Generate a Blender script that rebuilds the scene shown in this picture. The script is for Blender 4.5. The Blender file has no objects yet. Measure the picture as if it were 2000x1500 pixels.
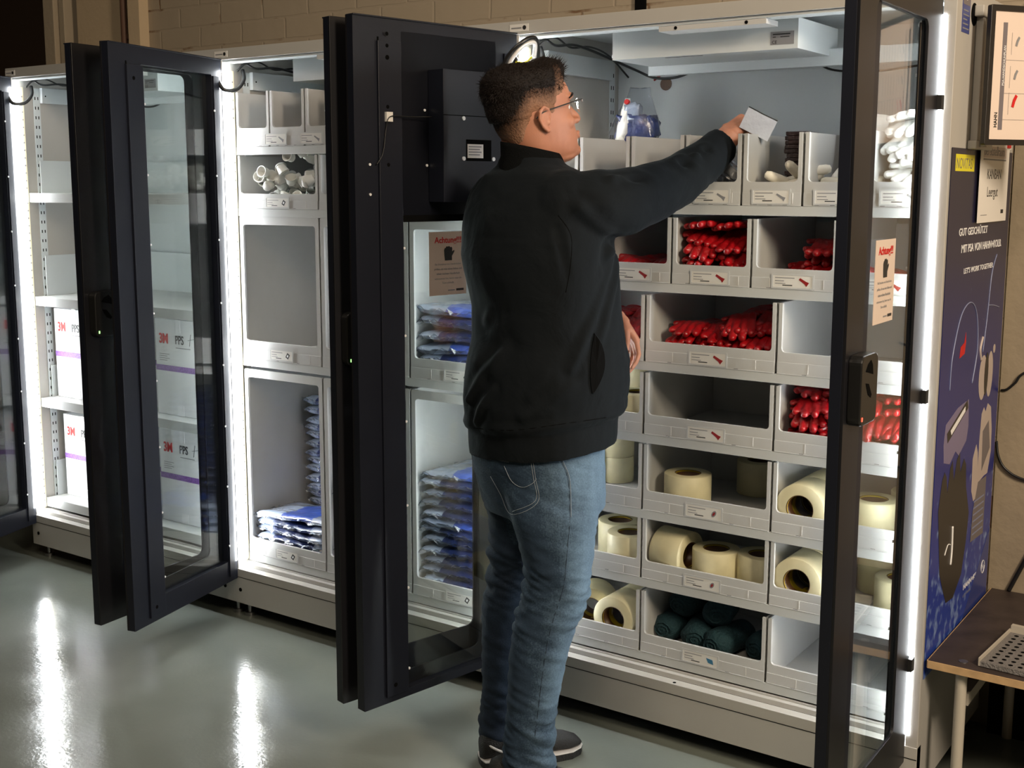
import bpy, bmesh, math, random
from math import sin, cos, pi, radians, sqrt, atan2, exp
from mathutils import Vector, Matrix, noise
from mathutils.bvhtree import BVHTree
random.seed(7)
S = bpy.context.scene
COL = S.collection
# ---------------------------------------------------------------- camera
cam_d = bpy.data.cameras.new('camera'); cam = bpy.data.objects.new('camera', cam_d); COL.objects.link(cam)
S.camera = cam
cam_d.sensor_width = 36.0; cam_d.sensor_fit = 'HORIZONTAL'
cam_d.lens = 2322.19 / 2000 * 36.0
cam_d.shift_x = -0.0008; cam_d.shift_y = -0.0239
cam_d.clip_start = 0.05
_F = Vector((-0.56445365, 0.81247708, -0.14585287)); _R = Vector((0.82114996, 0.57071103, 0.00129266)); _U = Vector((-0.0842901, 0.11903743, 0.98930545))
m = Matrix((_R, _U, -_F)).transposed().to_4x4(); m.translation = Vector((0.749, -2.815, 1.5513))
cam.matrix_world = m
# ---------------------------------------------------------------- world, light, exposure
S.view_settings.view_transform = 'Standard'; S.view_settings.look = 'None'
S.view_settings.gamma = 1; S.view_settings.use_curve_mapping = False
S.view_settings.exposure = 0.5
w = bpy.data.worlds.new('world'); S.world = w; w.use_nodes = True
w.node_tree.nodes['Background'].inputs[0].default_value = (1.0, 0.80, 0.58, 1); w.node_tree.nodes['Background'].inputs[1].default_value = 0.045
def area(name, loc, target, sx, sy, power, col):
    l = bpy.data.lights.new(name, 'AREA'); l.shape = 'RECTANGLE'; l.size = sx; l.size_y = sy; l.energy = power; l.color = col
    o = bpy.data.objects.new(name, l); COL.objects.link(o); o.location = loc
    o.rotation_euler = (Vector(target) - Vector(loc)).to_track_quat('-Z', 'Y').to_euler(); return o
WARM = (1.0, 0.82, 0.62)
area('hall_lamp', (2.3, -1.7, 2.8), (0.1, 0.0, 1.1), 0.5, 1.0, 84, WARM)
area('hall_lamp', (-1.4, -1.9, 3.9), (-1.4, -1.5, 0.0), 1.3, 0.5, 15, (1.0, .90, .76))
area('hall_lamp', (1.0, -3.6, 3.9), (-0.6, -0.8, 0.0), 1.3, 0.5, 34, (1.0, .82, .62))
LED_POWER = 34.0
# ---------------------------------------------------------------- materials
MAT = {}
def nt(name):
    mm = bpy.data.materials.new(name); mm.use_nodes = True; n = mm.node_tree
    for x in list(n.nodes): n.nodes.remove(x)
    out = n.nodes.new('ShaderNodeOutputMaterial'); MAT[name] = mm
    return mm, n, out
def pbr(name, col, rough=.5, metal=0.0, bump=0.0, bscale=60.0, var=0.0, vscale=4.0, coat=0.0, sss=0.0, emit=None, spec=.5, detail=6.0):
    mm, n, out = nt(name); b = n.nodes.new('ShaderNodeBsdfPrincipled'); n.links.new(b.outputs[0], out.inputs[0])
    b.inputs['Base Color'].default_value = (*col, 1); b.inputs['Roughness'].default_value = rough; b.inputs['Metallic'].default_value = metal
    b.inputs['Coat Weight'].default_value = coat; b.inputs['Specular IOR Level'].default_value = spec
    if sss: b.inputs['Subsurface Weight'].default_value = sss; b.inputs['Subsurface Radius'].default_value = (.02, .008, .004)
    tc = n.nodes.new('ShaderNodeTexCoord')
    if var:
        t = n.nodes.new('ShaderNodeTexNoise'); t.inputs['Scale'].default_value = vscale; t.inputs['Detail'].default_value = 8
        n.links.new(tc.outputs['Object'], t.inputs['Vector'])
        r = n.nodes.new('ShaderNodeValToRGB'); r.color_ramp.elements[0].position = .3; r.color_ramp.elements[1].position = .7
        r.color_ramp.elements[0].color = (*[c * (1 - var) for c in col], 1); r.color_ramp.elements[1].color = (*[min(1, c * (1 + var)) for c in col], 1)
        n.links.new(t.outputs['Fac'], r.inputs[0]); n.links.new(r.outputs[0], b.inputs['Base Color'])
    if bump:
        t = n.nodes.new('ShaderNodeTexNoise'); t.inputs['Scale'].default_value = bscale; t.inputs['Detail'].default_value = detail
        n.links.new(tc.outputs['Object'], t.inputs['Vector'])
        bb = n.nodes.new('ShaderNodeBump'); bb.inputs['Strength'].default_value = bump; bb.inputs['Distance'].default_value = .01
        n.links.new(t.outputs['Fac'], bb.inputs['Height']); n.links.new(bb.outputs[0], b.inputs['Normal'])
    if emit: b.inputs['Emission Color'].default_value = (*emit[0], 1); b.inputs['Emission Strength'].default_value = emit[1]
    return mm
pbr('paint', (.43, .415, .385), .42, var=.03, vscale=3)
pbr('paint_in', (.56, .60, .61), .45)
pbr('bin', (.50, .50, .49), .42, var=.03, vscale=9, bump=.02, bscale=300)
pbr('shelf', (.50, .51, .50), .38)
pbr('black', (.008, .008, .010), .36, spec=.45, var=.1, vscale=6, bump=.015, bscale=500)
pbr('black_in', (.007, .0085, .015), .42, spec=.4, var=.1, vscale=5, bump=.02, bscale=500)
pbr('rubber', (.008, .008, .008), .6)
pbr('hole', (.003, .003, .003), .9, spec=.05)
pbr('plastic_black', (.01, .01, .01), .3)
pbr('chrome', (.9, .9, .9), .4, metal=.3)
pbr('steel', (.45, .45, .45), .35, metal=1)
pbr('paper', (.78, .75, .70), .6)
pbr('paper_sign', (.68, .56, .48), .5)
pbr('card_label', (.70, .68, .64), .45, coat=.4)
pbr('ink', (.02, .02, .02), .5)
pbr('ink_grey', (.22, .22, .23), .5)
pbr('ink_red', (.55, .01, .01), .5)
pbr('ink_darkred', (.25, .01, .01), .5)
pbr('ink_white', (.85, .85, .85), .5)
pbr('ink_blue', (.04, .16, .28), .5)
pbr('ink_yellow', (.75, .68, .02), .4)
pbr('ink_purple', (.20, .09, .34), .5, var=.35, vscale=160)
pbr('carton', (.70, .71, .73), .6, var=.03, vscale=8)
pbr('tape_clear', (.9, .9, .92), .12, coat=1)
pbr('masking', (.66, .60, .38), .5, var=.05, vscale=30)
pbr('masking_side', (.86, .82, .62), .55)
pbr('core_brown', (.09, .04, .015), .4)
pbr('core_yellow', (.45, .34, .015), .4)
pbr('glove_red', (.36, .003, .007), .36, var=.3, vscale=22, bump=.5, bscale=45, coat=.3)
pbr('white_plastic', (.88, .88, .83), .4)
pbr('white_cloth', (.82, .82, .80), .75, bump=.4, bscale=60)
pbr('cream', (.78, .74, .64), .55)
pbr('black_goods', (.02, .008, .008), .45, bump=.5, bscale=90)
pbr('teal_cloth', (.008, .038, .048), .8, bump=.7, bscale=120, var=.2, vscale=30)
pbr('wood_edge', (.50, .33, .17), .6, var=.15, vscale=30)
pbr('bench_top', (.045, .032, .028), .5, var=.3, vscale=14, bump=.1, bscale=90)
pbr('leg_paint', (.48, .44, .37), .5)
pbr('perf', (.20, .19, .185), .5, bump=.6, bscale=220)
pbr('led_body', (.7, .62, .42), .5)
pbr('led', (1, 1, 1), .5, emit=((.93, .97, 1.0), LED_POWER))
pbr('led_green', (.1, 1, .1), .5, emit=((.3, 1, .2), 2.5))
pbr('led_red', (1, .1, .1), .5, emit=((1, .12, .05), 1.2))
pbr('cable_black', (.008, .008, .008), .4)
pbr('cable_red', (.4, .01, .01), .4)
pbr('cable_yellow', (.8, .75, .05), .4)
pbr('film', (.75, .80, .85), .12, coat=1, bump=1.0, bscale=40, detail=2)
pbr('blue_pack', (.05, .11, .50), .3, coat=1.0, bump=.8, bscale=26, var=.3, vscale=12)
pbr('blue_dark_pack', (.020, .035, .14), .3, coat=1.0, bump=.9, bscale=30, var=.3, vscale=12)
pbr('pale_pack', (.36, .42, .54), .25, coat=1.0, bump=.8, bscale=26, var=.1, vscale=12)
pbr('packet_foil', (.56, .59, .66), .4, bump=.3, bscale=40)
pbr('skin', (.47, .205, .125), .5, sss=.12, bump=.05, bscale=350, var=.07, vscale=25)
pbr('skin_pale', (.85, .55, .42), .48)
pbr('nail', (.75, .45, .38), .3)
pbr('eye_white', (.8, .78, .75), .15)
pbr('iris', (.03, .02, .01), .1)
pbr('jacket_rib', (.0035, .004, .0042), .9, spec=.1, bump=.5, bscale=400)
pbr('stitch', (.24, .28, .32), .8)
pbr('seam_navy', (.012, .024, .045), .8)
pbr('shoe_black', (.012, .012, .012), .6, bump=.6, bscale=300)
pbr('shoe_white', (.7, .68, .66), .5)
pbr('frame_black', (.015, .012, .01), .4)
pbr('curtain', (.075, .045, .028), .9, bump=.3, bscale=10)
pbr('plaster', (.30, .245, .17), .85, bump=.25, bscale=40, var=.1, vscale=5)
pbr('pillar', (.38, .31, .22), .8, bump=.2, bscale=50)
pbr('panel_tan', (.52, .40, .26), .8, bump=.15, bscale=60, var=.05, vscale=3)
pbr('pipe_rust', (.10, .05, .03), .7)
pbr('ceiling_m', (.25, .22, .19), .9)
pbr('dark_room', (.09, .075, .06), .9)
# jacket cloth
def cloth(name, col, sheen=.25):
    mm, n, out = nt(name); b = n.nodes.new('ShaderNodeBsdfPrincipled'); n.links.new(b.outputs[0], out.inputs[0])
    b.inputs['Base Color'].default_value = (*col, 1); b.inputs['Roughness'].default_value = .85; b.inputs['Sheen Weight'].default_value = sheen
    b.inputs['Sheen Tint'].default_value = (.5, .65, .75, 1); b.inputs['Specular IOR Level'].default_value = .12
    tc = n.nodes.new('ShaderNodeTexCoord'); t = n.nodes.new('ShaderNodeTexNoise'); t.inputs['Scale'].default_value = 9; t.inputs['Detail'].default_value = 5; t.inputs['Distortion'].default_value = .6
    n.links.new(tc.outputs['Object'], t.inputs['Vector'])
    bb = n.nodes.new('ShaderNodeBump'); bb.inputs['Strength'].default_value = .35; bb.inputs['Distance'].default_value = .02
    n.links.new(t.outputs['Fac'], bb.inputs['Height']); n.links.new(bb.outputs[0], b.inputs['Normal'])
cloth('jacket', (.0052, .0070, .0088), .04)
def denim():
    mm, n, out = nt('denim'); b = n.nodes.new('ShaderNodeBsdfPrincipled'); n.links.new(b.outputs[0], out.inputs[0])
    b.inputs['Roughness'].default_value = .85
    tc = n.nodes.new('ShaderNodeTexCoord'); mp = n.nodes.new('ShaderNodeMapping'); mp.inputs['Scale'].default_value = (1, 1, .55)
    n.links.new(tc.outputs['Object'], mp.inputs[0])
    at = n.nodes.new('ShaderNodeAttribute'); at.attribute_name = 'wear_tone'
    t = n.nodes.new('ShaderNodeTexNoise'); t.inputs['Scale'].default_value = 14; t.inputs['Detail'].default_value = 9; n.links.new(mp.outputs[0], t.inputs['Vector'])
    t2 = n.nodes.new('ShaderNodeTexNoise'); t2.inputs['Scale'].default_value = 260; t2.inputs['Detail'].default_value = 3; n.links.new(tc.outputs['Object'], t2.inputs['Vector'])
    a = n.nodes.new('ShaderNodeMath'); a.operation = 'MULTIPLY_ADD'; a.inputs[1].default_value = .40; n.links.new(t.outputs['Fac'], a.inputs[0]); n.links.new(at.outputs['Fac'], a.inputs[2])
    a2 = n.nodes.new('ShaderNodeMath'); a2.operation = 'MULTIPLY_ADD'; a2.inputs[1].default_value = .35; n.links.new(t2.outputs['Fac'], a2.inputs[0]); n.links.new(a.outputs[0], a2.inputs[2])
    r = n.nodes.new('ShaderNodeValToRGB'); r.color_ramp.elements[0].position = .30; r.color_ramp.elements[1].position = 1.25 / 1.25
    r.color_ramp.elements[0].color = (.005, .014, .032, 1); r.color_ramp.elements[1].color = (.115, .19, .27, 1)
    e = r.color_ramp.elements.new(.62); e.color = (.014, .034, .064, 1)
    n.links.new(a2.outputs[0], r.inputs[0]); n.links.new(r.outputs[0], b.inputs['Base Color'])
    bb = n.nodes.new('ShaderNodeBump'); bb.inputs['Strength'].default_value = .25; bb.inputs['Distance'].default_value = .006
    n.links.new(a2.outputs[0], bb.inputs['Height']); n.links.new(bb.outputs[0], b.inputs['Normal'])
denim()
def hair_mat():
    mm, n, out = nt('hair'); b = n.nodes.new('ShaderNodeBsdfPrincipled'); n.links.new(b.outputs[0], out.inputs[0])
    b.inputs['Roughness'].default_value = .6; b.inputs['Specular IOR Level'].default_value = .2
    at = n.nodes.new('ShaderNodeAttribute'); at.attribute_name = 'fade'
    tc = n.nodes.new('ShaderNodeTexCoord')
    t = n.nodes.new('ShaderNodeTexNoise'); t.inputs['Scale'].default_value = 220; t.inputs['Detail'].default_value = 4; n.links.new(tc.outputs['Object'], t.inputs['Vector'])
    s = n.nodes.new('ShaderNodeMath'); s.operation = 'MULTIPLY_ADD'; s.inputs[1].default_value = .5; n.links.new(t.outputs['Fac'], s.inputs[0]); n.links.new(at.outputs['Fac'], s.inputs[2])
    r = n.nodes.new('ShaderNodeValToRGB'); r.color_ramp.elements[0].position = .35; r.color_ramp.elements[0].color = (.007, .004, .003, 1)
    r.color_ramp.elements[1].position = 1.0; r.color_ramp.elements[1].color = (.30, .16, .10, 1)
    n.links.new(s.outputs[0], r.inputs[0]); n.links.new(r.outputs[0], b.inputs['Base Color'])
    bb = n.nodes.new('ShaderNodeBump'); bb.inputs['Strength'].default_value = .8; bb.inputs['Distance'].default_value = .004
    n.links.new(t.outputs['Fac'], bb.inputs['Height']); n.links.new(bb.outputs[0], b.inputs['Normal'])
hair_mat()
pbr('hair_strand', (.008, .0045, .0035), .6, spec=.2)
# glass: fresnel-weighted clear pane
def glass(name, tint, ior=1.45, rough=0.0, boost=0.0):
    mm, n, out = nt(name); tr = n.nodes.new('ShaderNodeBsdfTransparent'); tr.inputs[0].default_value = (*tint, 1)
    g = n.nodes.new('ShaderNodeBsdfGlossy'); g.inputs['Roughness'].default_value = rough; g.inputs[0].default_value = (1, 1, 1, 1)
    f = n.nodes.new('ShaderNodeFresnel'); ge = n.nodes.new('ShaderNodeNewGeometry'); mi = n.nodes.new('ShaderNodeMix'); mi.inputs[2].default_value = ior; mi.inputs[3].default_value = 1 / ior
    n.links.new(ge.outputs['Backfacing'], mi.inputs[0]); n.links.new(mi.outputs[0], f.inputs[0]); mx = n.nodes.new('ShaderNodeMixShader')
    a = n.nodes.new('ShaderNodeMath'); a.operation = 'ADD'; a.inputs[1].default_value = boost; a.use_clamp = True
    n.links.new(f.outputs[0], a.inputs[0]); n.links.new(a.outputs[0], mx.inputs[0]); n.links.new(tr.outputs[0], mx.inputs[1]); n.links.new(g.outputs[0], mx.inputs[2]); n.links.new(mx.outputs[0], out.inputs[0])
glass('glass', (.95, .97, .96), 1.42)
glass('clear_film', (.88, .90, .93), 1.45, .30, .03)
glass('lens', (.92, .93, .92), 1.5)
# floor
def floor_mat():
    mm, n, out = nt('epoxy'); b = n.nodes.new('ShaderNodeBsdfPrincipled'); n.links.new(b.outputs[0], out.inputs[0])
    tc = n.nodes.new('ShaderNodeTexCoord')
    t = n.nodes.new('ShaderNodeTexNoise'); t.inputs['Scale'].default_value = 1.6; t.inputs['Detail'].default_value = 7; n.links.new(tc.outputs['Object'], t.inputs['Vector'])
    r = n.nodes.new('ShaderNodeValToRGB'); r.color_ramp.elements[0].position = .3; r.color_ramp.elements[0].color = (.165, .185, .16, 1); r.color_ramp.elements[1].position = .7; r.color_ramp.elements[1].color = (.225, .245, .215, 1)
    n.links.new(t.outputs['Fac'], r.inputs[0]); n.links.new(r.outputs[0], b.inputs['Base Color'])
    t3 = n.nodes.new('ShaderNodeTexNoise'); t3.inputs['Scale'].default_value = 3.2; t3.inputs['Detail'].default_value = 8; n.links.new(tc.outputs['Object'], t3.inputs['Vector'])
    r2 = n.nodes.new('ShaderNodeMapRange'); r2.inputs['From Min'].default_value = .35; r2.inputs['From Max'].default_value = .7; r2.inputs['To Min'].default_value = .10; r2.inputs['To Max'].default_value = .22
    n.links.new(t3.outputs['Fac'], r2.inputs['Value']); n.links.new(r2.outputs[0], b.inputs['Roughness'])
    t2 = n.nodes.new('ShaderNodeTexNoise'); t2.inputs['Scale'].default_value = 75; t2.inputs['Detail'].default_value = 5; n.links.new(tc.outputs['Object'], t2.inputs['Vector'])
    bb = n.nodes.new('ShaderNodeBump'); bb.inputs['Strength'].default_value = .10; bb.inputs['Distance'].default_value = .004
    t4 = n.nodes.new('ShaderNodeTexNoise'); t4.inputs['Scale'].default_value = 4; t4.inputs['Detail'].default_value = 2; n.links.new(tc.outputs['Object'], t4.inputs['Vector'])
    b4 = n.nodes.new('ShaderNodeBump'); b4.inputs['Strength'].default_value = .12; b4.inputs['Distance'].default_value = .02
    n.links.new(t4.outputs['Fac'], b4.inputs['Height']); n.links.new(b4.outputs[0], bb.inputs['Normal'])
    n.links.new(t2.outputs['Fac'], bb.inputs['Height']); n.links.new(bb.outputs[0], b.inputs['Normal'])
    b.inputs['Specular IOR Level'].default_value = .6
floor_mat()
def brick_mat():
    mm, n, out = nt('brick'); b = n.nodes.new('ShaderNodeBsdfPrincipled'); n.links.new(b.outputs[0], out.inputs[0]); b.inputs['Roughness'].default_value = .75
    tc = n.nodes.new('ShaderNodeTexCoord'); sp = n.nodes.new('ShaderNodeSeparateXYZ'); n.links.new(tc.outputs['Object'], sp.inputs[0])
    cb = n.nodes.new('ShaderNodeCombineXYZ'); n.links.new(sp.outputs['X'], cb.inputs['X']); n.links.new(sp.outputs['Z'], cb.inputs['Y'])
    nz = n.nodes.new('ShaderNodeTexNoise'); nz.inputs['Scale'].default_value = 14; nz.inputs['Detail'].default_value = 6; n.links.new(tc.outputs['Object'], nz.inputs['Vector'])
    ma = n.nodes.new('ShaderNodeVectorMath'); ma.operation = 'MULTIPLY_ADD'; ma.inputs[1].default_value = (.012, .012, 0); n.links.new(nz.outputs['Color'], ma.inputs[0]); n.links.new(cb.outputs[0], ma.inputs[2])
    br = n.nodes.new('ShaderNodeTexBrick'); br.inputs['Scale'].default_value = 1; br.inputs['Brick Width'].default_value = .25; br.inputs['Row Height'].default_value = .085; br.inputs['Mortar Size'].default_value = .006; br.inputs['Mortar Smooth'].default_value = .6
    n.links.new(ma.outputs[0], br.inputs['Vector'])
    t = n.nodes.new('ShaderNodeTexNoise'); t.inputs['Scale'].default_value = 7; t.inputs['Detail'].default_value = 9; n.links.new(tc.outputs['Object'], t.inputs['Vector'])
    r = n.nodes.new('ShaderNodeValToRGB'); r.color_ramp.elements[0].position = .57; r.color_ramp.elements[0].color = (0, 0, 0, 1); r.color_ramp.elements[1].position = .66; r.color_ramp.elements[1].color = (1, 1, 1, 1)
    n.links.new(t.outputs['Fac'], r.inputs[0])
    mu = n.nodes.new('ShaderNodeMath'); mu.operation = 'MULTIPLY'; n.links.new(br.outputs['Fac'], mu.inputs[0]); n.links.new(r.outputs[0], mu.inputs[1])
    mx = n.nodes.new('ShaderNodeMix'); mx.data_type = 'RGBA'; mx.inputs[6].default_value = (.33, .27, .195, 1); mx.inputs[7].default_value = (.16, .09, .045, 1)
    n.links.new(mu.outputs[0], mx.inputs[0]); n.links.new(mx.outputs[2], b.inputs['Base Color'])
    hs = n.nodes.new('ShaderNodeMath'); hs.operation = 'MULTIPLY_ADD'; hs.inputs[1].default_value = -.7; n.links.new(br.outputs['Fac'], hs.inputs[0]); n.links.new(nz.outputs['Fac'], hs.inputs[2])
    bb = n.nodes.new('ShaderNodeBump'); bb.inputs['Strength'].default_value = .4; bb.inputs['Distance'].default_value = .007
    n.links.new(hs.outputs[0], bb.inputs['Height']); n.links.new(bb.outputs[0], b.inputs['Normal'])
brick_mat()
def poster_mat():
    mm, n, out = nt('poster'); b = n.nodes.new('ShaderNodeBsdfPrincipled'); n.links.new(b.outputs[0], out.inputs[0]); b.inputs['Roughness'].default_value = .3
    tc = n.nodes.new('ShaderNodeTexCoord'); sp = n.nodes.new('ShaderNodeSeparateXYZ'); n.links.new(tc.outputs['Object'], sp.inputs[0])
    r = n.nodes.new('ShaderNodeValToRGB'); el = r.color_ramp.elements
    el[0].position = 0; el[0].color = (.02, .055, .34, 1); el[1].position = 1; el[1].color = (.016, .015, .034, 1)
    for p, c in ((.30, (.014, .024, .21)), (.62, (.014, .017, .12)), (.8, (.015, .015, .05))): e = el.new(p); e.color = (*c, 1)
    mr = n.nodes.new('ShaderNodeMapRange'); mr.inputs['From Min'].default_value = .4; mr.inputs['From Max'].default_value = 1.63
    n.links.new(sp.outputs['Z'], mr.inputs['Value']); n.links.new(mr.outputs[0], r.inputs[0])
    t = n.nodes.new('ShaderNodeTexNoise'); t.inputs['Scale'].default_value = 26; t.inputs['Detail'].default_value = 5; n.links.new(tc.outputs['Object'], t.inputs['Vector'])
    m2 = n.nodes.new('ShaderNodeMapRange'); m2.inputs['From Min'].default_value = .5; m2.inputs['From Max'].default_value = .95; m2.inputs['To Min'].default_value = .10; m2.inputs['To Max'].default_value = -.12
    n.links.new(sp.outputs['Z'], m2.inputs['Value'])
    ad = n.nodes.new('ShaderNodeMath'); ad.operation = 'ADD'; n.links.new(t.outputs['Fac'], ad.inputs[0]); n.links.new(m2.outputs[0], ad.inputs[1])
    r2 = n.nodes.new('ShaderNodeValToRGB'); r2.color_ramp.elements[0].position = .60; r2.color_ramp.elements[0].color = (0, 0, 0, 1); r2.color_ramp.elements[1].position = .9; r2.color_ramp.elements[1].color = (1, 1, 1, 1)
    n.links.new(ad.outputs[0], r2.inputs[0])
    mx = n.nodes.new('ShaderNodeMix'); mx.data_type = 'RGBA'; mx.inputs[7].default_value = (.35, .50, .80, 1)
    n.links.new(r2.outputs[0], mx.inputs[0]); n.links.new(r.outputs[0], mx.inputs[6]); n.links.new(mx.outputs[2], b.inputs['Base Color'])
poster_mat()
pbr('poster_blue', (.03, .05, .22), .3)
pbr('poster_line', (.22, .25, .40), .3)
pbr('poster_goggle', (.20, .17, .30), .3)
pbr('poster_glove', (.50, .42, .38), .4)
pbr('poster_grey', (.16, .14, .15), .4)
pbr('poster_black', (.03, .025, .02), .4)
# ---------------------------------------------------------------- mesh builder
class MB:
    def __init__(s): s.v = []; s.f = []; s.mi = []; s.mats = []; s.sm = []
    def mat(s, m):
        if m not in s.mats: s.mats.append(m)
        return s.mats.index(m)
    def add(s, vs, fs, m, M=None, smooth=False):
        k = len(s.v); s.v += [(M @ Vector(v)) if M else Vector(v) for v in vs]
        i = s.mat(m)
        for f in fs: s.f.append([a + k for a in f]); s.mi.append(i); s.sm.append(smooth)
    def box(s, a, b, m, M=None):
        (x0, y0, z0), (x1, y1, z1) = a, b
        x0, x1 = min(x0, x1), max(x0, x1); y0, y1 = min(y0, y1), max(y0, y1); z0, z1 = min(z0, z1), max(z0, z1)
        s.add([(x0, y0, z0), (x1, y0, z0), (x1, y1, z0), (x0, y1, z0), (x0, y0, z1), (x1, y0, z1), (x1, y1, z1), (x0, y1, z1)],
              [(0, 3, 2, 1), (4, 5, 6, 7), (0, 1, 5, 4), (1, 2, 6, 5), (2, 3, 7, 6), (3, 0, 4, 7)], m, M)
    def prism(s, poly, z0, z1, m, M=None):     # convex/concave 2D polygon in XY extruded
        n = len(poly); vs = [(x, y, z0) for x, y in poly] + [(x, y, z1) for x, y in poly]
        fs = [tuple(range(n - 1, -1, -1)), tuple(range(n, 2 * n))] + [(i, (i + 1) % n, n + (i + 1) % n, n + i) for i in range(n)]
        s.add(vs, fs, m, M)
    def frame(s, outer, inner, z0, z1, m, M=None):   # outer/inner loops of equal count
        n = len(outer); vs = [(x, y, z) for z in (z0, z1) for L in (outer, inner) for x, y in L]
        fs = []
        for i in range(n):
            j = (i + 1) % n
            fs += [(i, n + i, n + j, j), (2 * n + i, 2 * n + j, 3 * n + j, 3 * n + i), (i, j, 2 * n + j, 2 * n + i), (n + i, 3 * n + i, 3 * n + j, n + j)]
        s.add(vs, fs, m, M)
    def cyl(s, p0, p1, r0, m, r1=None, n=16, M=None, caps=True):
        p0, p1 = Vector(p0), Vector(p1); r1 = r0 if r1 is None else r1
        d = (p1 - p0).normalized(); a = d.orthogonal().normalized(); b = d.cross(a)
        vs = [p + (a * cos(2 * pi * i / n) + b * sin(2 * pi * i / n)) * r for p, r in ((p0, r0), (p1, r1)) for i in range(n)]
        fs = [(i, (i + 1) % n, n + (i + 1) % n, n + i) for i in range(n)]
        s.add(vs, fs, m, M, True)
        if caps: s.add(vs, [tuple(range(n - 1, -1, -1)), tuple(range(n, 2 * n))], m, M)
    def tube(s, pts, r, m, n=8, M=None):
        pts = [Vector(p) for p in pts]; vs = []; fs = []
        rr = r if isinstance(r, (list, tuple)) else [r] * len(pts)
        a = None
        for i, p in enumerate(pts):
            d = (pts[min(i + 1, len(pts) - 1)] - pts[max(i - 1, 0)])
            if d.length < 1e-9: d = Vector((0, 0, 1))
            d.normalize()
            a = d.orthogonal() if a is None else (a - d * a.dot(d))
            if a.length < 1e-6: a = d.orthogonal()
            a.normalize(); b = d.cross(a)
            vs += [p + (a * cos(2 * pi * k / n) + b * sin(2 * pi * k / n)) * rr[i] for k in range(n)]
        for i in range(len(pts) - 1):
            for k in range(n): fs.append((i * n + k, i * n + (k + 1) % n, (i + 1) * n + (k + 1) % n, (i + 1) * n + k))
        L = (len(pts) - 1) * n
        fs += [tuple(range(n - 1, -1, -1)), tuple(range(L, L + n))]
        s.add(vs, fs, m, M, True)
    def lathe(s, prof, m, M=None, n=28, close=False):
        vs = [(r * cos(2 * pi * k / n), r * sin(2 * pi * k / n), z) for r, z in prof for k in range(n)]
        fs = []; P = len(prof)
        for i in range(P if close else P - 1):
            j = (i + 1) % P
            for k in range(n): fs.append((i * n + k, i * n + (k + 1) % n, j * n + (k + 1) % n, j * n + k))
        s.add(vs, fs, m, M, True)
    def loft(s, rings, m, M=None, caps=True, smooth=True):
        n = len(rings[0]); vs = [p for r in rings for p in r]; fs = []
        for i in range(len(rings) - 1):
            for k in range(n): fs.append((i * n + k, i * n + (k + 1) % n, (i + 1) * n + (k + 1) % n, (i + 1) * n + k))
        if caps: L = (len(rings) - 1) * n; fs += [tuple(range(n - 1, -1, -1)), tuple(range(L, L + n))]
        s.add(vs, fs, m, M, smooth)
    def ball(s, c, r, m, M=None, n=14, k=9):
        rx, ry, rz = (r, r, r) if not isinstance(r, (tuple, list)) else r
        vs = [(c[0], c[1], c[2] - rz)]
        for i in range(1, k):
            a = -pi / 2 + pi * i / k
            vs += [(c[0] + rx * cos(a) * cos(2 * pi * j / n), c[1] + ry * cos(a) * sin(2 * pi * j / n), c[2] + rz * sin(a)) for j in range(n)]
        vs.append((c[0], c[1], c[2] + rz)); fs = [(0, 1 + (j + 1) % n, 1 + j) for j in range(n)]
        for i in range(k - 2):
            for j in range(n): fs.append((1 + i * n + j, 1 + i * n + (j + 1) % n, 1 + (i + 1) * n + (j + 1) % n, 1 + (i + 1) * n + j))
        t = len(vs) - 1; q = 1 + (k - 2) * n
        fs += [(t, q + j, q + (j + 1) % n) for j in range(n)]
        s.add(vs, fs, m, M, True)
    def capsule(s, p0, p1, r0, r1, m, M=None):
        p0, p1 = Vector(p0), Vector(p1); s.ball(p0, r0, m, M, 12, 8); s.ball(p1, r1, m, M, 12, 8); s.cyl(p0, p1, r0, m, r1, 12, M)
    def text(s, string, m, M, size, bold=0.0, align='LEFT', sx=1.0):
        v, f = textgeo(string, bold); w = max(p[0] for p in v); x0 = 0 if align == 'LEFT' else (-w / 2 if align == 'CENTER' else -w)
        s.add([((p[0] + x0) * size * sx, p[1] * size, p[2] * size) for p in v], f, m, M)
    def mesh(s, name):
        me = bpy.data.meshes.new(name); me.from_pydata([tuple(v) for v in s.v], [], s.f)
        for x in s.mats: me.materials.append(MAT[x])
        me.polygons.foreach_set('material_index', s.mi); me.polygons.foreach_set('use_smooth', s.sm)
        me.validate(); me.update(); return me
    def build(s, name, parent=None, bevel=0, seg=2):
        o = bpy.data.objects.new(name, s.mesh(name)); COL.objects.link(o)
        if parent: o.parent = parent
        if bevel:
            b = o.modifiers.new('bevel', 'BEVEL'); b.width = bevel; b.segments = seg; b.limit_method = 'ANGLE'; b.angle_limit = radians(50)
            b.harden_normals = False
        return o
_tg = {}
def textgeo(string, bold):
    k = (string, bold)
    if k not in _tg:
        c = bpy.data.curves.new('t', 'FONT'); c.body = string; c.offset = bold; c.resolution_u = 3; c.extrude = 0.01
        o = bpy.data.objects.new('t', c); COL.objects.link(o)
        me = bpy.data.meshes.new_from_object(o.evaluated_get(bpy.context.evaluated_depsgraph_get()))
        _tg[k] = ([tuple(v.co) for v in me.vertices], [tuple(p.vertices) for p in me.polygons])
        bpy.data.objects.remove(o); bpy.data.curves.remove(c); bpy.data.meshes.remove(me)
    return _tg[k]
def plane_M(o, u, v):
    u = Vector(u).normalized(); v = Vector(v).normalized(); n = u.cross(v); M = Matrix((u, v, n)).transposed().to_4x4(); M.translation = Vector(o); return M
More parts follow.
